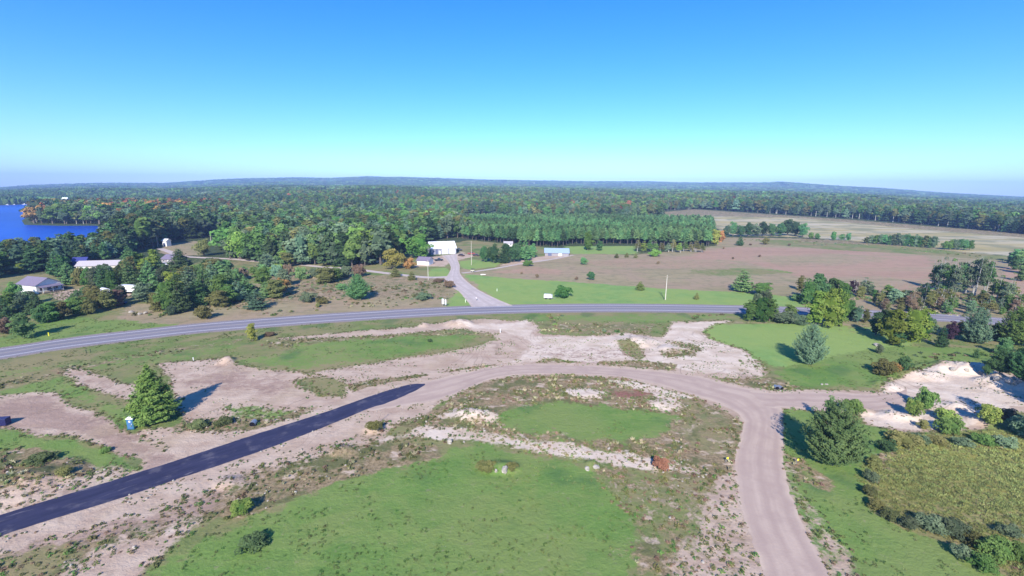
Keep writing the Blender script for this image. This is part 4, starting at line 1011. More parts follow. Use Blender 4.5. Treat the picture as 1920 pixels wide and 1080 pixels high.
FR = {'red_pine_tree': 2.6, 'dark_pine_tree': 3.1, 'broadleaf_tree': 4.0, 'tall_leafy_tree': 2.8, 'birch_tree': 2.4, 'red_maple_tree': 4.0}
FOREST = []     # kind, x, y, h, w, zone
def zone(zid, P, kinds, h0, h1, spacing, flat0=False, excl=None, onterr=True):
    Q = np.array([at(*p) for p in P]) if onterr else poly0(P)
    lo, hi = Q.min(0), Q.max(0)
    nx = int((hi[0] - lo[0]) / spacing) + 1; ny = int((hi[1] - lo[1]) / spacing) + 1
    gx, gy = np.meshgrid(lo[0] + (np.arange(nx) + .5) * spacing, lo[1] + (np.arange(ny) + .5) * spacing)
    gx = gx.ravel() + RNG.uniform(-.4, .4, gx.size) * spacing; gy = gy.ravel() + RNG.uniform(-.4, .4, gy.size) * spacing
    k = sdf_poly(gx, gy, Q) > 0
    ks = [q for q, w in kinds]; ws = np.array([w for q, w in kinds], float); ws /= ws.sum()
    for x, y in zip(gx[k], gy[k]):
        nz = float(fbm(np.array(x / 60.), np.array(y / 60.), 17, 2))
        ww = ws.copy(); ww[0] *= .4 + 2.4 * max(0, nz - .25); ww /= ww.sum()
        kd = ks[int(RNG.choice(len(ks), p=ww))]
        h = RNG.uniform(h0, h1) * (RNG.uniform(.72, 1.12) if zid != 'plant' else 1); FOREST.append((kd, x, y, h, h / 10 * 2 * FR[kd] * (RNG.uniform(.85, 1.5) if zid != 'plant' else RNG.uniform(.9, 1.1)), zid))
    return Q
ZL = {
 'lake': 'tree in the dark band along the near lake shore',
 'grove': 'tree in the dark grove behind the pale field',
 'point': 'tree on the wooded point reaching into the lake',
 'mid': 'tree in the wood left of the white barn',
 'plant': 'tree in the even pine plantation behind the meadow',
 'back': 'tree in the wood behind the pine plantation',
 'right': 'tree in the tall line beyond the marsh',
}
EX = []
zone('lake', [(-120, 540), (0, 524), (20, 514), (60, 511), (105, 508), (140, 496), (205, 486), (240, 476), (226, 458), (205, 461), (170, 466), (100, 474), (0, 486), (-120, 500)], [('dark_pine_tree', .5), ('tall_leafy_tree', .35), ('birch_tree', .15)], 9.5, 14.5, 5.2)
zone('grove', [(192, 480), (230, 476), (262, 468), (296, 462), (302, 452), (372, 446), (405, 440), (430, 436), (430, 424), (330, 424), (225, 427), (212, 446)], [('dark_pine_tree', .6), ('tall_leafy_tree', .3), ('birch_tree', .1)], 17, 23, 6.0)
zone('point', [(56, 414.5), (64, 419.8), (120, 420.5), (195, 420.5), (220, 423), (330, 423), (430, 423), (440, 405), (330, 398), (230, 394), (150, 394), (64, 404)], [('broadleaf_tree', .35), ('tall_leafy_tree', .35), ('dark_pine_tree', .15), ('red_maple_tree', .12), ('birch_tree', .1)], 19, 26, 8.0)
zone('mid', [(430, 486), (470, 489), (520, 491), (545, 496), (600, 499), (650, 500), (700, 502), (728, 492), (755, 482), (775, 470), (798, 452), (830, 447), (868, 447), (880, 438), (868, 418), (640, 407), (430, 410), (425, 440)], [('dark_pine_tree', .55), ('broadleaf_tree', .3), ('tall_leafy_tree', .2)], 15, 21, 6.2)
zone('plant', [(868, 448), (905, 452), (960, 458), (1000, 463), (1040, 463), (1085, 458), (1190, 458), (1260, 464), (1330, 462), (1338, 445), (1335, 419), (1100, 414), (880, 416)], [('red_pine_tree', 1)], 11.5, 13.5, 5.4)
zone('back', [(840, 396), (900, 403), (1000, 407), (1100, 408), (1200, 409), (1245, 407), (1240, 396), (1100, 391), (900, 388), (840, 386)], [('broadleaf_tree', .5), ('tall_leafy_tree', .3), ('dark_pine_tree', .3), ('red_maple_tree', .03)], 15, 21, 8.5)
zone('right', [(1240, 394), (1320, 392), (1450, 401), (1600, 410), (1760, 424), (1920, 439), (2300, 470), (2300, 452), (1920, 428), (1760, 414), (1600, 401), (1450, 392), (1300, 386)], [('tall_leafy_tree', .45), ('birch_tree', .3), ('dark_pine_tree', .25)], 17, 24, 7.0)
# the wooded country between 500 and 1500 m
def clear_mask(x, y):
    """True where trees may stand"""
    ok = np.ones(x.shape, bool)
    s = sdf_poly(x, y, LAKE); ok &= s < -6
    for c, soft, op, P in PAINT:
        if c in ('marsh', 'dry', 'pink', 'vivid', 'green') and P[:, 1].max() > 300:
            ok &= sdf_poly(x, y, P) < 0
    return ok
MARSH_EDGE = None
def far_points(d0, d1, spacing, az0=-1.25, az1=1.25, jitter=.42):
    X = []; Y = []
    xs = np.arange(az0 * d1, az1 * d1, spacing); ys = np.arange(d0 * .5, d1, spacing)
    gx, gy = np.meshgrid(xs, ys); gx = gx.ravel() + RNG.uniform(-jitter, jitter, gx.size) * spacing; gy = gy.ravel() + RNG.uniform(-jitter, jitter, gy.size) * spacing
    D = np.hypot(gx, gy); k = (D > d0) & (D < d1) & (np.abs(gx) < gy * 1.25)
    gx, gy = gx[k], gy[k]; k = clear_mask(gx, gy); return gx[k], gy[k]
# front line of the woods: nothing stands nearer than this row of the photograph
FRONT = [(-2000, 500), (-600, 486), (0, 384), (60, 404), (150, 396), (430, 414), (640, 409), (850, 405), (1100, 398), (1240, 396), (1320, 390), (1450, 396), (1600, 405), (1760, 418), (1920, 432), (2400, 470), (4000, 560)]
FQ = np.array([at(*p) for p in FRONT]); Ft = FQ[:, 0] / FQ[:, 1]; FD = np.hypot(FQ[:, 0], FQ[:, 1])
o_ = np.argsort(Ft); Ft, FD = Ft[o_], FD[o_]
print('front', [(round(float(a), 2), int(b)) for a, b in zip(Ft, FD)])
def behind(x, y): return np.hypot(x, y) > np.interp(x / y, Ft, FD)
gx, gy = far_points(380, 1500, 9.0)
k = behind(gx, gy); gx, gy = gx[k], gy[k]
nzz = fbm(gx / 130., gy / 130., 51, 3); nz2 = fbm(gx / 60., gy / 60., 57, 2)
for x, y, a, b in zip(gx, gy, nzz, nz2):
    r = RNG.random()
    if a + (r - .5) * .3 > .52: kd = 'dark_pine_tree'
    elif b + (r - .5) * .4 > .46: kd = 'broadleaf_tree'
    else: kd = 'tall_leafy_tree' if r < .75 else 'birch_tree'
    if RNG.random() < .003: kd = 'red_maple_tree'
    px_ = proj(x, y, 10)[0]
    if 120 < px_ < 440 and 560 < math.hypot(x, y) < 1250 and a + b > 1.03 and RNG.random() < .7: kd = 'red_maple_tree'
    h = RNG.uniform(10, 22); FOREST.append((kd, x, y, h, h / 10 * 2 * FR[kd] * RNG.uniform(.9, 1.25), None))
# a maple or two glowing red behind the wooded point
for px, pb in [(300, 399), (285, 400), (318, 401), (265, 402), (242, 401), (212, 401), (185, 400), (160, 399), (335, 402), (292, 403), (308, 405), (276, 405), (415, 402), (130, 404)]:
    x, y = at(px, pb)
    for q in range(7):
        FOREST.append(('red_maple_tree', x + RNG.uniform(-16, 16), y + RNG.uniform(-20, 20), RNG.uniform(21, 26), RNG.uniform(11, 15), 'point'))

FOREST.sort(key=lambda f: -f[3] / f[2])
count = {}; STUFF = {k: [] for k in PROTO}
for kd, x, y, h, w, zid in FOREST:
    px_, py_, d_ = proj(x, y, 8)
    if zid and -30 < px_ < 1950 and count.get(kd, 0) < 290:
        count[kd] = count.get(kd, 0) + 1
        o = bpy.data.objects.new(kd, random.choice(PROTO[kd])); COL.objects.link(o)
        o.location = (x, y, terr1(x, y) - .3); s = w / (2 * FR[kd]); o.scale = (s, s, h / 10); o.rotation_euler = (0, 0, random.uniform(0, 6.28))
        what = {'red_pine_tree': 'bare-trunked red pine', 'dark_pine_tree': 'dark pine', 'broadleaf_tree': 'round leafy', 'tall_leafy_tree': 'tall leafy', 'birch_tree': 'pale-trunked birch', 'red_maple_tree': 'red autumn'}[kd]
        tag(o, what + ' ' + ZL[zid], 'tree', what + ' trees, ' + ZL[zid][8:])
    else: STUFF[kd].append((x, y, h, w))
print('things', count, 'stuff', {k: len(v) for k, v in STUFF.items()})

# ---- instancing for the masses nobody could count
def gn_scatter(name, protos, pts, label=None):
    """pts: x, y, z, scale xy, scale z, rot, index"""
    pts = np.asarray(pts, float)
    me = bpy.data.meshes.new(name); me.vertices.add(len(pts)); me.vertices.foreach_set('co', pts[:, :3].astype(np.float32).ravel())
    a = me.attributes.new('size', 'FLOAT_VECTOR', 'POINT'); a.data.foreach_set('vector', np.stack([pts[:, 3], pts[:, 3], pts[:, 4]], 1).astype(np.float32).ravel())
    a = me.attributes.new('turn', 'FLOAT_VECTOR', 'POINT'); a.data.foreach_set('vector', np.stack([pts[:, 5] * 0, pts[:, 5] * 0, pts[:, 5]], 1).astype(np.float32).ravel())
    a = me.attributes.new('pick', 'INT', 'POINT'); a.data.foreach_set('value', pts[:, 6].astype(np.int32))
    o = bpy.data.objects.new(name, me); COL.objects.link(o); tag(o, kind='stuff')
    if label: o['label'] = label
    ng = bpy.data.node_groups.new(name, 'GeometryNodeTree')
    ng.interface.new_socket('Geometry', in_out='INPUT', socket_type='NodeSocketGeometry')
    ng.interface.new_socket('Geometry', in_out='OUTPUT', socket_type='NodeSocketGeometry')
    N = ng.nodes; L = ng.links
    gi = N.new('NodeGroupInput'); go = N.new('NodeGroupOutput'); ip = N.new('GeometryNodeInstanceOnPoints')
    g2 = N.new('GeometryNodeGeometryToInstance')
    for p in reversed(protos):
        oi = N.new('GeometryNodeObjectInfo'); oi.transform_space = 'ORIGINAL'; oi.inputs['Object'].default_value = p; oi.inputs['As Instance'].default_value = False
        gg = N.new('GeometryNodeGeometryToInstance'); L.new(oi.outputs['Geometry'], gg.inputs[0])
        if p is protos[-1]: jn = N.new('GeometryNodeJoinGeometry'); L.new(jn.outputs[0], ip.inputs['Instance'])
        L.new(gg.outputs[0], jn.inputs[0])
    def na(nm, ty):
        q = N.new('GeometryNodeInputNamedAttribute'); q.data_type = ty; q.inputs['Name'].default_value = nm; return q.outputs['Attribute']
    L.new(gi.outputs[0], ip.inputs['Points']); ip.inputs['Pick Instance'].default_value = True
    L.new(na('pick', 'INT'), ip.inputs['Instance Index']); L.new(na('size', 'FLOAT_VECTOR'), ip.inputs['Scale'])
    r = N.new('FunctionNodeEulerToRotation'); L.new(na('turn', 'FLOAT_VECTOR'), r.inputs[0]); L.new(r.outputs[0], ip.inputs['Rotation'])
    L.new(ip.outputs[0], go.inputs[0])
    md = o.modifiers.new('scatter', 'NODES'); md.node_group = ng
    return o
def hidden(me):
    return bpy.data.objects.new(me.name + '_source', me)    # never linked to the scene: only a source of geometry
LBL = {'red_pine_tree': 'deeper rows of the even red pine plantation', 'dark_pine_tree': 'mass of dark pines in the woods', 'broadleaf_tree': 'mass of round leafy trees in the woods',
       'tall_leafy_tree': 'mass of tall leafy trees in the woods', 'birch_tree': 'mass of pale-trunked birches in the woods', 'red_maple_tree': 'mass of red maples in the woods'}
for kd, lst in STUFF.items():
    if not lst: continue
    A = np.array(lst); z = terr(A[:, 0], A[:, 1]); n = len(A)
    P = np.stack([A[:, 0], A[:, 1], z - .3, A[:, 3] / (2 * FR[kd]), A[:, 2] / 10, RNG.uniform(0, 6.28, n), RNG.integers(0, len(PROTO[kd]), n)], 1)
    nm = {'red_pine_tree': 'pine_plantation', 'dark_pine_tree': 'pine_woodland', 'broadleaf_tree': 'leafy_woodland', 'tall_leafy_tree': 'tall_woodland', 'birch_tree': 'birch_woodland', 'red_maple_tree': 'maple_woodland'}[kd]
    gn_scatter(nm, [hidden(m) for m in PROTO[kd]], P, LBL[kd])
# far woodland: clumps of crowns
def clump(n, rad, leaf, hh=14):
    g = Geo()
    for k in range(n):
        a = RNG.uniform(0, 6.28); r = rad * math.sqrt(RNG.random()); h = hh * RNG.uniform(.75, 1.2); w = RNG.uniform(3.2, 5.5)
        V, F = blob((math.cos(a) * r, math.sin(a) * r, h * .55), (w, w, h * .5), 4, 7, .3); g.add(V, F, RNG.uniform(.15, .8))
    return g.mesh('woodland_clump', [LM[leaf]])
cl = [hidden(clump(14, 14, c)) for c in ('darkpine', 'green', 'darkpine', 'grey', 'darkpine', 'pine', 'darkpine', 'olive')]
def far_scatter(name, d0, d1, sp, sc, label):
    x, y = far_points(d0, d1, sp); kk = behind(x, y); x, y = x[kk], y[kk]
    gap = fbm(x / 260., y / 200., 71, 3); kk = gap < .66; x, y = x[kk], y[kk]
    n = len(x); nz = fbm(x / 300., y / 220., 77, 3)
    idx = np.clip(((nz - .28) * 14 + RNG.uniform(-1.6, 1.6, n)).astype(int), 0, 7)
    P = np.stack([x, y, terr(x, y) - 1.0, sc * RNG.uniform(.85, 1.2, n), RNG.uniform(.85, 1.3, n), RNG.uniform(0, 6.28, n), idx], 1)
    print(name, n); gn_scatter(name, cl, P, label)
far_scatter('distant_woodland', 1480, 3200, 24, 1.0, 'wooded country beyond the marsh and lake')
far_scatter('distant_hills_woodland', 3150, 7200, 40, 1.45, 'wooded ridges on the horizon')

# ------------------------------------------------------------------ grass, weeds and reeds close to the camera
def tuft(n, h, spread, leaf, lean=.35, wid=.16):
    g = Geo(); a = RNG.uniform(0, 6.28, n); r = spread * np.sqrt(RNG.random(n)); hh = h * RNG.uniform(.6, 1.1, n)
    Tt = np.stack([np.cos(a) * lean * RNG.uniform(0, 1.4, n), np.sin(a) * lean * RNG.uniform(0, 1.4, n), np.ones(n)], 1)
    Cn = np.stack([np.cos(a) * r, np.sin(a) * r, hh * .5], 1)
    N = RNG.normal(size=(n, 3)) * [1, 1, .3]
    V, F = cards(Cn, N, 1.0, 1.0, Tt)
    V = V.reshape(n, 4, 3); V = Cn[:, None] + (V - Cn[:, None]) * np.array([.5, wid, .5, wid])[None, :, None] * hh[:, None, None]
    g.add(V.reshape(-1, 3), F, RNG.uniform(0, 1, n)); return g.mesh(leaf + '_tuft', [LM[leaf]])
def leafy_tuft(leaf, r=1.0, n=26):
    g = Geo(); q = RNG.normal(size=(n, 3)); q /= np.linalg.norm(q, axis=1)[:, None]; q[:, 2] = abs(q[:, 2])
    V, F = cards(q * [.5 * r, .5 * r, .45] * RNG.uniform(.5, 1, (n, 1)), q + RNG.normal(0, .4, (n, 3)), .20, .6)
    g.add(V, F, RNG.uniform(0, 1, n)); return g.mesh(leaf + '_weed', [LM[leaf]])
ROADS = [poly0(P) for P in (
   [(0, 966), (275, 881), (480, 814), (700, 741), (797, 716), (880, 697), (960, 684), (1090, 685), (1200, 694), (1310, 706), (1380, 725), (1440, 737), (1640, 738), (1640, 770), (1465, 765), (1468, 820), (1472, 890), (1492, 950), (1520, 1010), (1556, 1080), (1760, 1500),
    (1500, 1300), (1422, 1050), (1397, 980), (1382, 920), (1378, 865), (1388, 820), (1392, 785), (1350, 758), (1300, 741), (1180, 709), (1060, 701), (965, 703), (905, 716), (850, 741), (790, 756), (690, 771), (480, 849), (350, 893), (0, 1006)],)]
_N = normals2(HW); ROADS.append(np.concatenate([HW - _N * 6.3, (HW + _N * 6.0)[::-1]])[::1])
def near_points(n, d0, d1, tmax=1.42):
    D = np.sqrt(RNG.uniform(d0 ** 2, d1 ** 2, n)); t = RNG.uniform(-tmax, tmax, n); x, y = D * t, D
    k = np.ones(n, bool)
    for P in ROADS: k &= sdf_poly(x, y, P) < .15
    return x[k], y[k]
def scatter_class(name, cls, n, d0, d1, protos, smin, smax, label, thr=.5, cond=None, clump=0.0):
    x, y = near_points(n, d0, d1)
    W = weights(x, y); w = sum(W[c] for c in cls)
    nz = fbm(x * .35, y * .35, 91, 3)
    k = (w * RNG.uniform(.6, 1.4, len(x)) > thr) & (nz > clump)
    if cond is not None: k &= cond(x, y)
    x, y = x[k], y[k]; m = len(x); s = RNG.uniform(smin, smax, m) * (.6 + .9 * fbm(x * .2, y * .2, 95, 3))
    P = np.stack([x, y, terr(x, y), s, s * RNG.uniform(.7, 1.3, m), RNG.uniform(0, 6.28, m), RNG.integers(0, len(protos), m)], 1)
    print(name, m); return gn_scatter(name, protos, P, label)
PIT = poly0([(1440, 738), (1640, 736), (1700, 705), (1840, 686), (2200, 700), (2200, 780), (1840, 800), (1620, 797), (1465, 768)])
tm = [hidden(tuft(26, .8, .9, 'meadow', .5, .12)) for _ in range(3)] + [hidden(leafy_tuft('meadow', 1.8, 30)), hidden(leafy_tuft('meadow', 1.5, 30)), hidden(tuft(16, .7, .8, 'weed', .5, .12))]
scatter_class('meadow_grass', ['meadow'], 170000, 40, 125, tm, .22, .50, 'tall olive grass and reeds of the meadow', .45)
ts = [hidden(leafy_tuft(c)) for c in ('weed', 'weed', 'brown', 'olive')] + [hidden(tuft(10, .7, .4, 'straw', .6))]
scatter_class('weeds', ['scrub'], 60000, 40, 170, ts, .35, .95, 'brown and olive weeds on the rough ground', .5, clump=.40)
tg = [hidden(leafy_tuft('green', 1.6, 18)), hidden(leafy_tuft('weed', 1.4, 16)), hidden(tuft(9, .45, .6, 'meadow', .8))]
scatter_class('grass_tufts', ['lawn', 'green'], 60000, 40, 150, tg, .18, .42, 'small tufts in the rough grass', .5, clump=.47)
def scatter_poly(name, polys, n, protos, smin, smax, label):
    X = []; Y = []
    for P, m in polys:
        Q = poly0(P); lo, hi = Q.min(0), Q.max(0); x = RNG.uniform(lo[0], hi[0], m); y = RNG.uniform(lo[1], hi[1], m)
        k = (sdf_poly(x, y, Q) > 0) & (fbm(x * .07, y * .07, 61, 3) > .44); X.append(x[k]); Y.append(y[k])
    x = np.concatenate(X); y = np.concatenate(Y); m = len(x); s_ = RNG.uniform(smin, smax, m) * RNG.uniform(.5, 1.2, m)
    P = np.stack([x, y, terr(x, y), s_, s_ * RNG.uniform(.8, 1.3, m), RNG.uniform(0, 6.28, m), RNG.integers(0, len(protos), m)], 1)
    print(name, m); return gn_scatter(name, protos, P, label)
tsh = [hidden(leafy_tuft(c, 1.3, 34)) for c in ('weed', 'green', 'brown', 'olive', 'straw', 'grey')]
scatter_poly('scrub_bushes', [([(250, 590), (350, 560), (480, 530), (560, 512), (700, 520), (830, 524), (860, 545), (830, 572), (600, 588), (480, 594), (330, 606)], 1500),
   ([(1600, 552), (1700, 545), (1900, 560), (2000, 600), (1860, 598), (1700, 585), (1600, 578)], 1600), ([(1000, 590), (1240, 592), (1370, 590), (1240, 606), (1235, 630), (1110, 628), (1010, 620)], 500),
   ([(1360, 448), (1500, 449), (1900, 482), (1900, 492), (1700, 470), (1500, 458)], 600), ([(1450, 700), (1640, 700), (1700, 660), (1900, 660), (1880, 690), (1780, 680), (1640, 725), (1500, 724)], 500)], 0, tsh, .6, 1.8, 'low scrub on the rough dry ground')
def edge_weeds(name, n, protos, label):
    x, y = near_points(n, 42, 190); W = weights(x, y); w = W['sand'] + W['pale'] + W['dirt']
    k = (w > .12) & (w < .93); x, y = x[k], y[k]; m = len(x); s_ = RNG.uniform(.2, .75, m) * RNG.uniform(.5, 1.1, m)
    P = np.stack([x, y, terr(x, y), s_, s_ * RNG.uniform(.7, 1.3, m), RNG.uniform(0, 6.28, m), RNG.integers(0, len(protos), m)], 1)
    print(name, m); return gn_scatter(name, protos, P, label)
edge_weeds('edge_weeds', 90000, [hidden(leafy_tuft(c, 1.3, 24)) for c in ('weed', 'olive', 'brown', 'green', 'weed')], 'weeds creeping over the edges of the bare ground')
stone_m = grain('pale_stone', (.42, .38, .33, 1), .3, 3)
def stone_mesh(name, r=(.5, .4, .3), jit=.22):
    g = Geo(); V, F = blob((0, 0, r[2] * .5), r, 5, 8, jit); g.add(V, F, .5); return g.mesh(name, [stone_m])
tc = [hidden(stone_mesh('clod', (.5, .5, .35))), hidden(leafy_tuft('weed')), hidden(leafy_tuft('darkpine')), hidden(leafy_tuft('weed')), hidden(leafy_tuft('brown')), hidden(leafy_tuft('green'))]
scatter_class('clods_and_weeds', ['sand', 'pale', 'scrub'], 60000, 40, 130, tc, .12, .42, 'clods, pebbles and scattered weeds on the bare sand', .8, clump=.50)

# ------------------------------------------------------------------ small building kit
def box(V, F, x0, x1, y0, y1, z0, z1):
    n = len(V); V += [(x0, y0, z0), (x1, y0, z0), (x1, y1, z0), (x0, y1, z0), (x0, y0, z1), (x1, y0, z1), (x1, y1, z1), (x0, y1, z1)]
    F += [(n, n + 3, n + 2, n + 1), (n + 4, n + 5, n + 6, n + 7), (n, n + 1, n + 5, n + 4), (n + 1, n + 2, n + 6, n + 5), (n + 2, n + 3, n + 7, n + 6), (n + 3, n, n + 4, n + 7)]
def part(name, mat, parent, boxes=None, V=None, F=None, loc=None, rot=None, bevel=0):
    VV, FF = [], []
    if boxes:
        for b in boxes: box(VV, FF, *b)
    if V: 
        n = len(VV); VV += list(V); FF += [tuple(i + n for i in f) for f in F]
    me = bpy.data.meshes.new(name); me.from_pydata(VV, [], FF); me.materials.append(mat); me.update()
    o = bpy.data.objects.new(name, me); COL.objects.link(o)
    if parent: o.parent = parent
    if loc: o.location = loc
    if rot: o.rotation_euler = rot
    if bevel:
        b = o.modifiers.new('bevel', 'BEVEL'); b.width = bevel; b.segments = 2; b.limit_method = 'ANGLE'
    return o
def cyl(V, F, x, y, z, r, L, axis='z', seg=12, r2=None):
    n = len(V); r2 = r if r2 is None else r2
    for e, (rr, q) in enumerate(((r, 0), (r2, L))):
        for k in range(seg):
            a = 2 * math.pi * k / seg; c, s_ = math.cos(a) * rr, math.sin(a) * rr
            V.append({'z': (x + c, y + s_, z + q), 'y': (x + c, y + q, z + s_), 'x': (x + q, y + c, z + s_)}[axis])
    for k in range(seg): F.append((n + k, n + (k + 1) % seg, n + seg + (k + 1) % seg, n + seg + k))
    F.append(tuple(n + seg + k for k in range(seg))); F.append(tuple(n + k for k in reversed(range(seg))))
def cpart(name, mat, parent, cyls, loc=None, rot=None, smooth=False):
    V, F = [], []
    for c in cyls: cyl(V, F, *c)
    return part(name, mat, parent, V=V, F=F, loc=loc, rot=rot)
def root(name, px, pb, rz, label, cat, group=None, z=None):
    x, y = at(px, pb); e = bpy.data.objects.new(name, None); COL.objects.link(e)
    e.location = (x, y, terr1(x, y) if z is None else z); e.rotation_euler = (0, 0, rz); tag(e, label, cat, group); return e
PM = {}
def pm(name, c, rough=.7, spec=.3, metal=0, var=.12, sc=1.5):
    if name not in PM: PM[name] = grain(name, c, var, sc, rough, spec, metal)
    return PM[name]
white = pm('white_siding', (.80, .79, .77, 1)); cream = pm('cream_siding', (.62, .57, .50, 1)); greys = pm('grey_siding', (.30, .28, .30, 1))
metalroof = pm('white_metal_roof', (.78, .80, .82, 1), .4, .5); mauve = pm('mauve_shingles', (.20, .17, .24, 1), .9); pinkroof = pm('pinkish_roof', (.42, .34, .36, 1), .9)
blueroof = pm('pale_blue_metal_roof', (.32, .42, .62, 1), .45, .4); bluetarp = pm('blue_roof', (.05, .06, .24, 1), .6); greyroof = pm('pale_grey_roof', (.46, .42, .44, 1), .8)
dark = pm('dark_opening', (.05, .05, .07, 1)); door_w = pm('white_door_panel', (.82, .82, .84, 1), .5); door_d = pm('blue_grey_door', (.12, .14, .24, 1), .6)
glass = pm('window_glass', (.03, .04, .06, 1), .12, .6, 0, 0); tyre = pm('tyre_rubber', (.02, .02, .022, 1), .9); steel = pm('galvanised_steel', (.42, .43, .45, 1), .45, .5, .6)
wood = pm('weathered_wood', (.30, .25, .20, 1), .9, .1, 0, .35, 3); palewood = pm('pale_pole_wood', (.62, .58, .50, 1), .85, .1, 0, .2, 3)
def gable(name, px, pb, w, d, wall, rise, rz, label, cat, wm, rm, doors=(), windows=(), over=.5, ends=()):
    """front wall on the local x axis, ridge along x; doors: (x0, x1, height, material)"""
    e = root(name, px, pb, rz, label, cat)
    hw = w / 2
    part('wall', wm, e, V=[(-hw, 0, -.3), (hw, 0, -.3), (hw, d, -.3), (-hw, d, -.3), (-hw, 0, wall), (hw, 0, wall), (hw, d, wall), (-hw, d, wall), (-hw, d / 2, wall + rise), (hw, d / 2, wall + rise)],
         F=[(0, 1, 5, 4), (2, 3, 7, 6), (1, 2, 6, 9, 5), (3, 0, 4, 8, 7)])
    s = rise / (d / 2); tz = .16; x0, x1 = -hw - over, hw + over
    for sg in (0, 1):
        y0 = -over if sg == 0 else d + over; ym = d / 2; z0 = wall - s * over + .03; z1 = wall + rise + .03
        part('roof_slope', rm, e, V=[(x0, y0, z0), (x1, y0, z0), (x1, ym, z1), (x0, ym, z1), (x0, y0, z0 + tz), (x1, y0, z0 + tz), (x1, ym, z1 + tz), (x0, ym, z1 + tz)],
             F=[(0, 3, 2, 1), (4, 5, 6, 7), (0, 1, 5, 4), (1, 2, 6, 5), (2, 3, 7, 6), (3, 0, 4, 7)])
    for a, b, h, m in doors:
        dr = part('garage_door' if b - a > 1.8 else 'door', m, e, [(a, b, -.06, -.003, 0, h)])
        if b - a > 1.8:
            for k in range(1, 4): part('panel', m, dr, [(a + .05, b - .05, -.10, -.062, h * (k - 1) / 4 + .08 + h / 4 * 0, h * k / 4 - .04)])
    for a, z_ in windows:
        f = part('window_frame', white, e, [(a - .6, a + .6, -.05, -.003, z_ - .5, z_ + .5)]); part('pane', glass, f, [(a - .5, a + .5, -.075, -.052, z_ - .4, z_ + .4)])
    for y, z0, ww, hh, m in ends:
        part('door' if z0 < .2 else 'window', m, e, [(hw + .003, hw + .06, y - ww / 2, y + ww / 2, z0, z0 + hh)])
    return e
gable('pole_barn', 832, 476.5, 17.5, 14, 4.0, 3.9, R(20), 'white pole barn with garage doors at the head of the driveway', 'barn', pm('barn_siding', (.30, .30, .38, 1)), metalroof,
      doors=[(-7.6, -6.6, 2.6, door_d), (-5.6, -4.0, 3.3, door_d), (-3.3, -2.2, 2.3, door_w), (-1.2, 3.2, 3.5, door_w), (4.0, 8.1, 3.5, door_w)], windows=[(-6.0, 2.2)] and ())
gable('garage', 793, 497, 7.4, 6.5, 2.7, 1.6, R(-14), 'small white garage with mauve roof and two doors below the barn', 'garage', white, mauve,
      doors=[], ends=[(1.7, .02, 1.9, 2.1, door_w), (4.7, .02, 1.9, 2.1, door_w)])
gable('machine_shed', 1044, 480, 16, 9, 2.2, 2.4, R(-3), 'low shed with pale blue metal roof behind the dry field', 'shed', greys, blueroof, doors=[(-6, -3.5, 1.9, door_d), (1, 3.4, 1.9, door_w)])
gable('far_shed', 953, 462, 6.5, 5, 2.4, 1.2, R(2), 'small white shed with grey roof behind the dark pine clump', 'shed', white, greyroof, windows=[(-2, 1.6), (2, 1.6)])
gable('white_house', 424, 456, 10.5, 8, 3.2, 2.4, R(10), 'white house with pale roof behind the grey-green tree', 'house', white, greyroof, windows=[(-3, 1.8), (0, 1.8), (3, 1.8)])
gable('roadside_house', 316, 494, 9.5, 8, 2.6, 2.0, R(-12), 'grey house with dull mauve roof beside the country road', 'house', greys, mauve, doors=[(-.5, .5, 2.1, door_w)], windows=[(-3, 1.6), (2.6, 1.6)])
gable('purple_roofed_house', 52, 549, 11.5, 8.5, 3.4, 2.4, R(-16), 'white house with purple-grey roof and porch among trees at the left edge', 'house', white, mauve,
      doors=[(-4.6, -1.2, 2.5, door_w), (.2, 3.6, 2.5, door_w)], windows=[], ends=[(1.6, 1.0, 1.0, 1.2, glass), (4.2, .02, 1.2, 2.1, door_d), (6.6, 1.0, 1.0, 1.2, glass)])
e = bpy.data.objects['purple_roofed_house']
part('porch_deck', wood, e, [(5.8, 8.6, .6, 7.6, .1, .5)]); part('porch_roof', mauve, e, V=[(5.78, .3, 2.9), (8.9, .3, 2.5), (8.9, 7.9, 2.5), (5.78, 7.9, 2.9), (5.78, .3, 3.04), (8.9, .3, 2.64), (8.9, 7.9, 2.64), (5.78, 7.9, 3.04)],
     F=[(0, 3, 2, 1), (4, 5, 6, 7), (0, 1, 5, 4), (1, 2, 6, 5), (2, 3, 7, 6), (3, 0, 4, 7)])
for y in (.7, 4, 7.5): part('porch_post', white, e, [(8.45, 8.57, y - .06, y + .06, .5, 2.56)])
gable('long_cottage', 190, 506, 22, 8, 2.4, 2.0, R(14), 'long low building with pale grey roof left of the yellow-green trees', 'building', cream, greyroof, doors=[(-9, -6.6, 2.1, door_w)], windows=[(-3, 1.4), (2, 1.4), (7, 1.4)])
gable('blue_shed', 149, 497, 6, 5, 2.4, 1.6, R(20), 'small dark blue shed left of the long low building', 'shed', pm('blue_siding', (.09, .10, .30, 1)), bluetarp, doors=[(-1, .8, 2, door_w)])
gable('small_white_shed', 259, 500.5, 3.2, 3.2, 2.6, .9, R(-30), 'small white shed below the yellow-green trees', 'shed', greys, greyroof, doors=[(-.9, .9, 2.2, dark)], ends=[(1.6, .1, 2.6, 2.3, door_w)])
gable('tall_white_shed', 309, 462, 3.6, 4, 4.2, 1.2, R(-8), 'narrow tall white shed in front of the dark grove', 'shed', white, metalroof, doors=[(-.8, .8, 2.6, door_d)])
gable('house_behind_yellow_tree', 716, 492, 7, 6, 2.8, 1.8, R(5), 'white house half hidden left of the yellow autumn tree', 'house', white, greyroof, windows=[(-1.8, 1.5), (1.8, 1.5)])
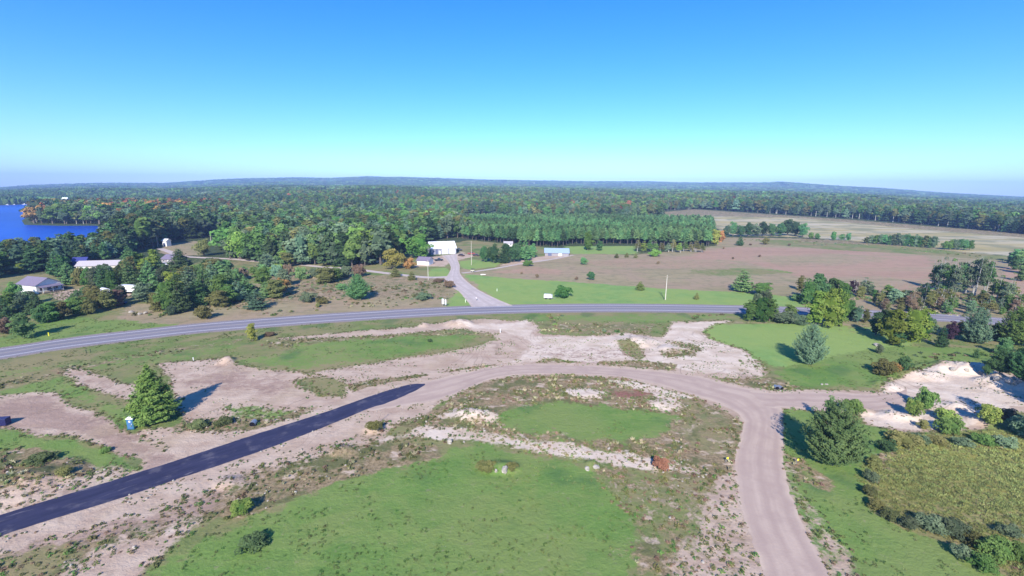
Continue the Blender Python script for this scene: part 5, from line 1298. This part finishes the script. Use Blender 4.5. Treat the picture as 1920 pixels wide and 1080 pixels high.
# far houses
for nm, px, pb, w, lab in [('farmhouse', 889, 366.5, 17, 'small white farmhouse far off above the pine plantation'), ('far_building', 1365, 377, 20, 'left building of the far white row above the marsh'), ('far_building', 1377, 376.5, 17, 'middle building of the far white row above the marsh'),
     ('far_building', 1389, 377.5, 16, 'right building of the far white row above the marsh'), ('far_house', 1340, 384, 9, 'small pale house left of and below the far white row'), ('far_house', 1498, 372, 9, 'tiny white house above the far tree line'), ('far_house', 1624, 387, 8, 'tiny pale house in the far tree line, left one of two'), ('far_house', 1682, 385, 8, 'tiny pale house in the far tree line, right one of two'),
     ('far_house', 833, 366, 14, 'low white building far off, left of the farmhouse'), ('lake_house', 121, 378, 12, 'white house on the far lake shore above the wooded point')]:
    x, y = at(px, pb); z = terr1(x, y); D_ = math.hypot(x, y)
    if D_ > 1700:      # keep its distance sensible: stand it on the slope that is seen there
        x, y = x * 1700 / D_, y * 1700 / D_; z = terr1(x, y)
    lift = max(0.0, H + (z - H) * 0 - z) if False else 0.0
    e = gable(nm, px, pb, w, 9, 7 if w > 10 else 5, 5 if w > 10 else 3, R(random.uniform(-20, 20)), lab, 'house' if 'house' in nm else 'building', white, metalroof if w > 10 else greyroof, windows=[(-2, 2), (2, 2)])
    zz_ = z + 8
    # stands in a clearing on a rise so that it shows above the trees in front
    Pk = None
    for zt in np.linspace(z, z + 60, 61):
        if proj(x, y, zt + 2)[1] <= pb: Pk = zt; break
    e.location = (x, y, (Pk if Pk is not None else z)); 
    if Pk and Pk > z + 1:
        part('foundation_bank', pm('grassy_bank', (.09, .11, .05, 1), .95, .1), e, [(-w / 2 - 2, w / 2 + 2, -.5, 11, -(Pk - z) - 2, .05)])

# ------------------------------------------------------------------ vehicles and trailers
def vehicle(name, px, pb, rz, paint_m, label, cat, kind='car', s=1.0):
    e = root(name, px, pb, rz, label, cat); e.scale = (s, s, s)
    L = 4.6; w = .9
    prof = {'car': [(-2.3, .35), (2.3, .35), (2.3, .75), (1.9, .9), (.95, .98), (-1.7, .98), (-2.25, .92)],
            'pickup': [(-2.7, .45), (2.5, .45), (2.5, .95), (2.2, 1.08), (1.1, 1.15), (-2.7, 1.12)],
            'van': [(-2.5, .35), (2.5, .35), (2.5, .9), (1.9, 1.15), (-2.5, 1.15)]}[kind]
    V = [(x, -w, z) for x, z in prof] + [(x, w, z) for x, z in prof]; n = len(prof)
    F = [tuple(reversed(range(n)))[::-1], tuple(range(2 * n - 1, n - 1, -1))] + [(i, (i + 1) % n + 0, (i + 1) % n + n, i + n)[::-1] for i in range(n)]
    part('body', paint_m, e, V=V, F=F, bevel=.06)
    cb = {'car': [(-1.6, .97), (1.0, .97), (.35, 1.42), (-1.0, 1.42)], 'pickup': [(-.7, 1.13), (1.2, 1.13), (.6, 1.75), (-.6, 1.75)], 'van': [(-2.45, 1.14), (1.9, 1.14), (1.2, 1.95), (-2.4, 1.95)]}[kind]
    V = [(x, -w * .88, z) for x, z in cb] + [(x, w * .88, z) for x, z in cb]; V = [(x, y * (.86 if z > 1.2 else 1), z) for x, y, z in V]
    c = part('cabin', glass, e, V=V, F=[(3, 2, 1, 0), (4, 5, 6, 7), (0, 1, 5, 4), (1, 2, 6, 5), (2, 3, 7, 6), (3, 0, 4, 7)])
    t_ = cb[2:]; part('roof', paint_m, c, [(t_[1][0], t_[0][0], -w * .76, w * .76, t_[0][1] + .002, t_[0][1] + .06)])
    for wx in (-1.45, 1.5):
        for wy in (-w - .02, w - .2): cpart('wheel', tyre, e, [(wx, wy, .33, .33, .22, 'y')])
    return e
vehicle('parked_car', 152, 560, R(25), pm('silver_paint', (.55, .53, .62, 1), .35, .6), 'silver car parked in the yard right of the purple-roofed house', 'car')
vehicle('parked_car', 224, 571, R(15), pm('dark_blue_paint', (.03, .03, .12, 1), .3, .6), 'dark blue car half hidden by bushes below the storage trailer', 'car')
vehicle('van', 402, 495, R(10), pm('black_paint', (.03, .035, .05, 1), .3, .6), 'dark van beside the country road', 'van', 'van')
vehicle('parked_car', 310, 497, R(-20), pm('white_paint', (.75, .75, .78, 1), .35, .6), 'white car in front of the grey roadside house', 'car')
vehicle('pickup_truck', 823, 489, R(20), pm('black_paint', (.03, .035, .05, 1), .3, .6), 'dark pickup truck between the garage and the barn', 'truck', 'pickup')
vehicle('pickup_truck', 860, 470, R(5), pm('black_paint', (.03, .035, .05, 1), .3, .6), 'dark pickup truck right of the barn wall', 'truck', 'pickup')
vehicle('parked_car', 865, 480, R(-35), pm('brown_paint', (.10, .07, .06, 1), .4, .5), 'brown car at the yard edge right of the barn', 'car')
vehicle('pickup_truck', 884, 477, R(10), pm('red_paint', (.35, .08, .07, 1), .4, .5), 'reddish pickup truck beside the tall yard pole', 'truck', 'pickup')
vehicle('parked_car', 104, 545, R(60), pm('white_paint', (.75, .75, .78, 1), .35, .6), 'white car at the corner of the purple-roofed house', 'car')
vehicle('parked_car', 114, 541, R(10), pm('green_black_paint', (.03, .05, .05, 1), .4, .5), 'dark car behind the white car by the purple-roofed house', 'car')
vehicle('parked_car', 893, 480, R(-20), pm('brown_paint', (.10, .07, .06, 1), .4, .5), 'brown car right of the reddish pickup truck', 'car')
# white storage trailer
e = root('storage_trailer', 243, 551, R(-6), 'long white storage trailer between the bushes left of the belt', 'trailer')
part('box_body', pm('bright_white_panel', (.85, .85, .84, 1), .5), e, [(-4.4, 4.4, 0, 2.4, .9, 3.4)], bevel=.05); part('roof', metalroof, e, [(-4.45, 4.45, -.05, 2.45, 3.402, 3.47)])
part('chassis', dark, e, [(-4.2, 4.2, .3, 2.1, .65, .9)])
for wx in (-3.2, -2.2):
    for wy in (.05, 2.05): cpart('wheel', tyre, e, [(wx, wy, .45, .45, .3, 'y')])
part('landing_leg', steel, e, [(3.0, 3.15, .4, .55, 0, .66)]); part('landing_leg', steel, e, [(3.0, 3.15, 1.85, 2.0, 0, .66)])
# camper with a rounded end
e = root('camper_trailer', 192, 553, R(-28), 'white round-ended camper trailer in the left yard', 'trailer')
V, F = [], []; cyl(V, F, -2.2, 1.1, 1.6, 1.15, 4.2, 'x', 14)
part('body_shell', pm('camper_white', (.74, .75, .80, 1), .4, .5), e, V=V, F=F, bevel=.15)
part('door', door_d, e, [(-.4, .3, -.08, -.04, .7, 2.3)]); f = part('window_frame', steel, e, [(.8, 1.6, -.08, -.04, 1.4, 2.0)]); part('pane', glass, f, [(.87, 1.53, -.10, -.082, 1.46, 1.94)])
for wy in (0, 2.0): cpart('wheel', tyre, e, [(0, wy, .33, .33, .22, 'y')])
# little box trailer on the lawn
e = root('box_trailer', 1027, 561.5, R(-10), 'small white box trailer on the lawn left of the bushy tree', 'trailer')
part('box_body', pm('bright_white_panel', (.85, .85, .84, 1)), e, [(-1.6, 1.1, 0, 1.7, .55, 2.0)], bevel=.05); part('nose', pm('nose_grey', (.62, .63, .70, 1)), e, V=[(1.102, .05, .55), (1.8, .5, .55), (1.8, 1.2, .55), (1.102, 1.65, .55), (1.102, .05, 1.95), (1.8, .5, 1.8), (1.8, 1.2, 1.8), (1.102, 1.65, 1.95)],
     F=[(0, 3, 2, 1), (4, 5, 6, 7), (0, 1, 5, 4), (1, 2, 6, 5), (2, 3, 7, 6), (3, 0, 4, 7)])
for wx in (-.7, 0.9):
    for wy in (-.02, 1.5): cpart('wheel', tyre, e, [(wx, wy, .36, .36, .24, 'y')])
part('drawbar', steel, e, [(1.8, 3.0, .8, .9, .45, .55)])
# low trailer / cart near the yard pole
e = root('utility_cart', 886, 510, R(8), 'small dark utility cart with pale front on the lawn fork', 'cart')
part('cart_body', pm('cart_cream', (.62, .60, .48, 1)), e, [(-1.0, 1.0, 0, 1.2, .4, .85)], bevel=.05); part('canopy', pm('dark_canopy', (.05, .05, .05, 1)), e, [(-.9, 1.2, .0, 1.25, 1.5, 1.65)])
for wx in (-.8, .8):
    for wy in (.05, 1.1): part('post', steel, e, [(wx - .03, wx + .03, wy - .03, wy + .03, .85, 1.5)])
for wx in (-.65, .65):
    for wy in (-.02, 1.02): cpart('wheel', tyre, e, [(wx, wy, .28, .28, .2, 'y')])
# upturned rowboat
def hull(px, pb, rz, L, label, mat, name='rowboat', flip=True, cabin=False):
    e = root(name, px, pb, rz, label, 'boat', z=None if flip else -.9)
    V = []; F = []; n = 9; m = 6
    for i in range(n):
        u = i / (n - 1); wd = L * .16 * math.sin(math.pi * min(1, .12 + u * .9)) ** .7; x = (u - .5) * L
        for j in range(m):
            a = math.pi * j / (m - 1); V.append((x, math.cos(a) * wd, (math.sin(a) * L * .12 * (1 - .35 * u ** 3)) * (1 if flip else -1) + (0 if flip else L * .1)))
    for i in range(n - 1):
        for j in range(m - 1): F.append((i * m + j, i * m + j + 1, (i + 1) * m + j + 1, (i + 1) * m + j))
    F.append(tuple(range(m))); F.append(tuple(reversed([(n - 1) * m + j for j in range(m)])))
    F.append(tuple([i * m for i in range(n)] + [i * m + m - 1 for i in reversed(range(n))]))
    part('hull', mat, e, V=V, F=F)
    part('gunwale', steel, e, [(-L * .3, L * .3, -L * .135, -L * .12, L * (.0 if flip else .1), L * (.012 if flip else .115))])
    if cabin: part('cabin', white, e, [(-L * .1, L * .15, -L * .08, L * .08, L * .1, L * .3)])
    return e
hull(906, 515, R(10), 2.8, 'small white upturned rowboat on the lawn right of the driveway', white)
for k, (px, L_) in enumerate([(14, 8), (27, 6), (46, 9), (68, 7), (80, 6)]):
    hull(px, 384.6, R(10 * k), L_, ['leftmost', 'second', 'third', 'fourth', 'rightmost'][k] + ' of the five white boats moored along the far lake shore', white, 'moored_boat', False, True)

# ------------------------------------------------------------------ poles, signs, markers
def pole(px, pb, pt, label, mat=palewood, arm=True, name='utility_pole', r=.16, lean=0.0):
    e = root(name, px, pb, R(8), label, 'pole'); h = height_at(*e.location[:2], e.location[2], pt)
    V, F = tube([(0, 0, -.5), (lean * .5, 0, h / 2), (lean, 0, h)], [r * 1.15, r, r * .7], 8)
    me = mesh_quads('post', V, F); me.materials.append(mat); o = bpy.data.objects.new('post', me); COL.objects.link(o); o.parent = e
    part('cap', mat, e, [(lean - .1, lean + .1, -.1, .1, h - .02, h + .04)])
    if arm:
        part('crossarm', wood, e, [(-.9, .9, -.18, -.04 - r * .7 + .06, h - .7, h - .58)])
        for q in (-.75, 0, .75): cpart('insulator', steel, e, [(q, -.12, h - .58, .05, .16, 'z', 8)])
    return e
pole(1247.5, 562, 516, 'tall pale utility pole on the lawn beyond the highway', r=.17)
pole(884, 497, 452, 'tall pale yard pole in front of the dark pine clump', r=.13)
pole(803, 525, 488, 'pale pole below the white garage', r=.13)
pole(296, 463, 441, 'thin pale pole left of the narrow tall white shed', r=.13)
pole(396, 456, 440, 'thin pale pole left of the white house with pale roof', r=.16)
pole(331, 489, 479, 'short white post at the corner of the grey roadside house', arm=False, name='post', r=.16)
e = root('guy_stake', 1245, 562, 0, 'thin dark leaning stake at the foot of the tall pole', 'stake')
V, F = tube([(0, 0, -.2), (-1.15, .5, 3.0)], [.09, .07], 6); part('rod', pm('dark_green_paint', (.05, .08, .04, 1)), e, V=[tuple(v) for v in V], F=[tuple(int(q) for q in f) for f in F]); part('top_cap', steel, e, [(-1.22, -1.08, .43, .57, 3.0, 3.06)])
e = root('road_sign', 833.5, 574.5, R(-12), 'pair of white highway sign panels on steel posts beside the highway', 'sign')
part('post', steel, e, [(-.75, -.68, .0, .07, -.2, 3.0)]); part('post', steel, e, [(.55, .62, .0, .07, -.2, 3.0)])
part('panel', pm('sign_back', (.72, .74, .80, 1), .4, .5), e, [(-1.0, -.30, -.06, -.03, .9, 2.95)]); part('panel', pm('sign_back', (.72, .74, .80, 1), .4, .5), e, [(.15, .72, -.06, -.03, .8, 2.7)])
def mailbox(px, pb, label):
    e = root('mailbox', px, pb, R(20), label, 'mailbox'); part('post', wood, e, [(-.06, .06, -.06, .06, -.2, 1.0)])
    V, F = [], []; cyl(V, F, 0, -.3, 1.2, .2, .6, 'y', 12); part('box', white, e, V=V, F=F); part('flag', pm('red_flag', (.5, .05, .04, 1)), e, [(.21, .23, -.1, .05, 1.25, 1.5)])
mailbox(893, 564, 'white mailbox at the left side of the driveway mouth')
def marker(px, pb, col, label, h=1.0, cat='marker', name='marker_post', rr=.05, flag=True):
    e = root(name, px, pb, R(15), label, cat); cpart('stake', col if not flag else steel, e, [(0, 0, -.1, rr, h + .1, 'z', 8)])
    if flag: part('flag', col, e, [(0.052, .42, -.015, .015, h - .32, h)])
    else: part('cap', col, e, [(-rr * 1.3, rr * 1.3, -rr * 1.3, rr * 1.3, h, h + .05)])
yel = pm('yellow_flag', (.85, .75, .05, 1)); palegreen = pm('pale_green_post', (.62, .72, .50, 1)); rust = pm('rusty_orange', (.40, .16, .08, 1))
marker(1361, 867, yel, 'yellow flag in the weeds left of the gravel road', .9); marker(1493, 870, yel, 'yellow flag below the big feathery pine right of the gravel road', .9)
marker(873, 567, palegreen, 'pale green marker post on the lawn left of the driveway', 1.1, rr=.16, flag=False); marker(932, 546, palegreen, 'pale green marker post on the lawn right of the driveway', 1.0, rr=.16, flag=False)
marker(92, 630, yel, 'small yellow marker post beside the highway at the left', 1.0, rr=.12, flag=False)
marker(938, 624, white, 'short white stake at the sandy end of the oval grass', 1.2, rr=.12, flag=False); marker(363, 677, white, 'short white stake at the rim of the left dirt lot', .9, rr=.10, flag=False)
marker(162, 662, pm('dark_green_paint', (.05, .08, .04, 1)), 'dark green marker below the highway, left one of two', .9, rr=.09, flag=False); marker(170, 661, pm('dark_green_paint', (.05, .08, .04, 1)), 'dark green marker below the highway, right one of two', .9, rr=.09, flag=False)
e = root('leaning_stake', 707, 793, 0, 'dark wooden stake leaning to the right out of the weedy mound', 'stake')
V, F = tube([(0, 0, -.2), (.75, .4, 1.9)], [.06, .05], 6); part('shaft', wood, e, V=[tuple(v) for v in V], F=[tuple(int(q) for q in f) for f in F]); part('crosspiece', wood, e, [(.6, .9, .36, .44, 1.86, 1.94)])
# portable toilet
e = root('portable_toilet', 245, 806, R(6), 'teal portable toilet with white roof left of the large spruce', 'toilet')
teal = pm('teal_plastic', (.03, .17, .24, 1), .5, .4, 0, .1); teal2 = pm('dark_teal_plastic', (.015, .09, .13, 1), .5, .4)
part('base', teal2, e, [(-.62, .62, 0, 1.2, 0, .14)]); part('cabin_wall', teal, e, [(-.58, .58, .04, 1.16, .142, 2.05)], bevel=.05)
dr = part('door', pm('door_blue', (.06, .16, .34, 1), .5, .4), e, [(-.42, .42, .0, .036, .2, 1.95)]); part('handle', white, dr, [(.3, .36, -.05, -.002, 1.0, 1.2)]); part('notice', white, dr, [(-.12, .16, -.01, -.002, 1.45, 1.8)])
part('roof', pm('white_plastic_roof', (.85, .87, .86, 1), .5), e, V=[(-.64, -.03, 2.052), (.64, -.03, 2.052), (.64, 1.23, 2.052), (-.64, 1.23, 2.052), (-.4, .25, 2.35), (.4, .25, 2.35), (.4, .95, 2.35), (-.4, .95, 2.35)],
     F=[(0, 3, 2, 1), (4, 5, 6, 7), (0, 1, 5, 4), (1, 2, 6, 5), (2, 3, 7, 6), (3, 0, 4, 7)]); cpart('vent_pipe', teal2, e, [(.45, 1.0, 2.1, .05, .5, 'z', 8)])
# dark container cut by the left edge
e = root('dark_container', 1, 800, R(10), 'dark blue container cut by the left edge beside the dirt driveway', 'container')
part('bin', pm('navy_steel', (.02, .02, .09, 1), .5), e, [(-1.3, .9, 0, 1.2, .12, 1.35)], bevel=.04); part('lid', pm('navy_lid', (.04, .04, .12, 1), .5), e, [(-1.32, .92, -.02, 1.22, 1.352, 1.43)])
for q in (-1.0, .6): part('skid', steel, e, [(q, q + .12, .05, 1.15, 0, .118)])
# culverts
def culvert(px, pb, rz, label, r=.42, rock=None):
    e = root('culvert_pipe', px, pb, rz, label, 'culvert')
    V = []; F = []; n = 18; rings = [(r, 0), (r * 1.0, 0), (r * 1.04, .08), (r, .16), (r * 1.04, .24), (r, .32), (r * 1.04, .4), (r, 1.2)]
    for k, (rr, y) in enumerate(rings):
        for a in range(n): V.append((math.cos(a * 2 * math.pi / n) * rr, y, r * .8 + math.sin(a * 2 * math.pi / n) * rr))
    for k in range(len(rings) - 1):
        for a in range(n): F.append((k * n + a, k * n + (a + 1) % n, (k + 1) * n + (a + 1) % n, (k + 1) * n + a))
    part('pipe_wall', steel, e, V=V, F=F)
    V2, F2 = [], []; cyl(V2, F2, 0, .1, r * .8, r * .93, .9, 'y', 18); part('shade_plug', pm('pipe_darkness', (.01, .01, .015, 1), .9, .1), e, V=V2, F=F2)  # solid near-black plug, painted to stand for the shade inside the pipe
culvert(473, 800, R(8), 'steel culvert end beside the asphalt road', .5); culvert(1457, 731, R(-10), 'left one of two culvert ends at the gravel junction', .42); culvert(1466, 731.5, R(10), 'right one of two culvert ends at the gravel junction', .42)
# rocks
def rock(px, pb, w, h, label, group=None):
    x, y = at(px, pb); o = bpy.data.objects.new('boulder', stone_mesh('boulder', (w / 2, w / 2 * .8, h * .65), .2)); COL.objects.link(o)
    o.location = (x, y, terr1(x, y) - .05); o.rotation_euler = (0, 0, random.uniform(0, 6)); tag(o, label, 'boulder', group)
rock(843, 831, 1.0, .9, 'white boulder at the top corner of the foreground lawn'); rock(870, 830, .4, .4, 'small pale stone right of the white boulder')
rock(946, 884, 1.3, 1.0, 'white boulder on the weedy mound in the lawn'); rock(930, 884, .6, .5, 'smaller pale boulder left of the white boulder on the mound')
rock(1101, 880, .9, .6, 'pale boulder at the end of the lawn, left one of two'); rock(1118, 877, 1.1, .5, 'yellowish boulder at the end of the lawn, right one of two')
rock(1646, 649, 2.6, .9, 'pale flat boulder beside the dark shaded tree'); rock(1541, 721, .8, .3, 'small pale stone on the lawn above the gravel junction'); rock(1550, 721, .8, .3, 'second small pale stone on the lawn above the gravel junction')
for k, (px, pb, w, h) in enumerate([(1785, 694, 2.2, 1.4), (1812, 695, 1.6, 1.1), (1838, 700, 2.0, 1.3), (1868, 712, 2.4, 1.6), (1890, 716, 2.6, 1.8), (1911, 716, 2.2, 1.5), (1760, 698, 1.6, 1.0), (1735, 703, 1.4, .8)]):
    rock(px, pb, w * .7, h * .6, 'pale block of rubble on the rim of the sand pit', 'rubble blocks on the rim of the sand pit')
for k, (px, pb) in enumerate([(246, 586), (262, 590), (273, 588)]):
    rock(px, pb, 1.6, .8, 'dark boulder in the dry verge below the storage trailer', 'dark boulders below the storage trailer')

# ------------------------------------------------------------------ labels for small groups: counted from the left
NUM = ['zero', 'one', 'two', 'three', 'four', 'five', 'six', 'seven', 'eight', 'nine', 'ten', 'eleven', 'twelve', 'thirteen', 'fourteen', 'fifteen', 'sixteen', 'seventeen', 'eighteen', 'nineteen', 'twenty']
ORDN = ['leftmost', 'second from left', 'third from left', 'fourth from left', 'fifth from left', 'sixth from left', 'seventh from left', 'eighth from left', 'ninth from left', 'tenth from left', 'eleventh from left', 'twelfth from left', 'thirteenth from left', 'fourteenth from left', 'fifteenth from left', 'sixteenth from left', 'seventeenth from left']
groups = {}
for o in COL.objects:
    if o.parent is None and o.get('group'): groups.setdefault(o['group'], []).append(o)
for gname, lst in groups.items():
    n = len(lst)
    if n == 1:
        lst[0]['label'] = 'single one of the ' + gname if False else gname.replace('evergreens', 'evergreen, the only one,').replace('low bushes', 'low bush, the only one,').replace('leafy trees', 'leafy tree, the only one,')
        del lst[0]['group']; continue
    if n > 17: continue
    lst.sort(key=lambda o: proj(*o.location)[0])
    for k, o in enumerate(lst):
        if n == 2: o['label'] = ('left' if k == 0 else 'right') + ' one of the two ' + gname
        else: o['label'] = (ORDN[k] if k < n - 1 else 'rightmost') + f' of the {NUM[n]} ' + gname

# ------------------------------------------------------------------ haze
hz = NT('haze_air')
pv = hz.n('ShaderNodeVolumePrincipled'); pv.inputs['Density'].default_value = HAZE_DENSITY
pv.inputs['Color'].default_value = (.34, .53, 1.0, 1); pv.inputs['Anisotropy'].default_value = -0.18
hz.l(pv.outputs[0], hz.out.inputs['Volume'])
zmax = float(zz.max()) + 45
o = part('haze', hz.m, None, [(-11900, 11900, -900, 7450, float(zz.min()) - 1.2, max(zmax, 60))]); tag(o, 'thin blue haze in the air over the whole landscape', kind='stuff')

for o in COL.objects:
    if o.parent is None and o.get('label') and len(o['label'].split()) > 16: print('LONG', o['label'])
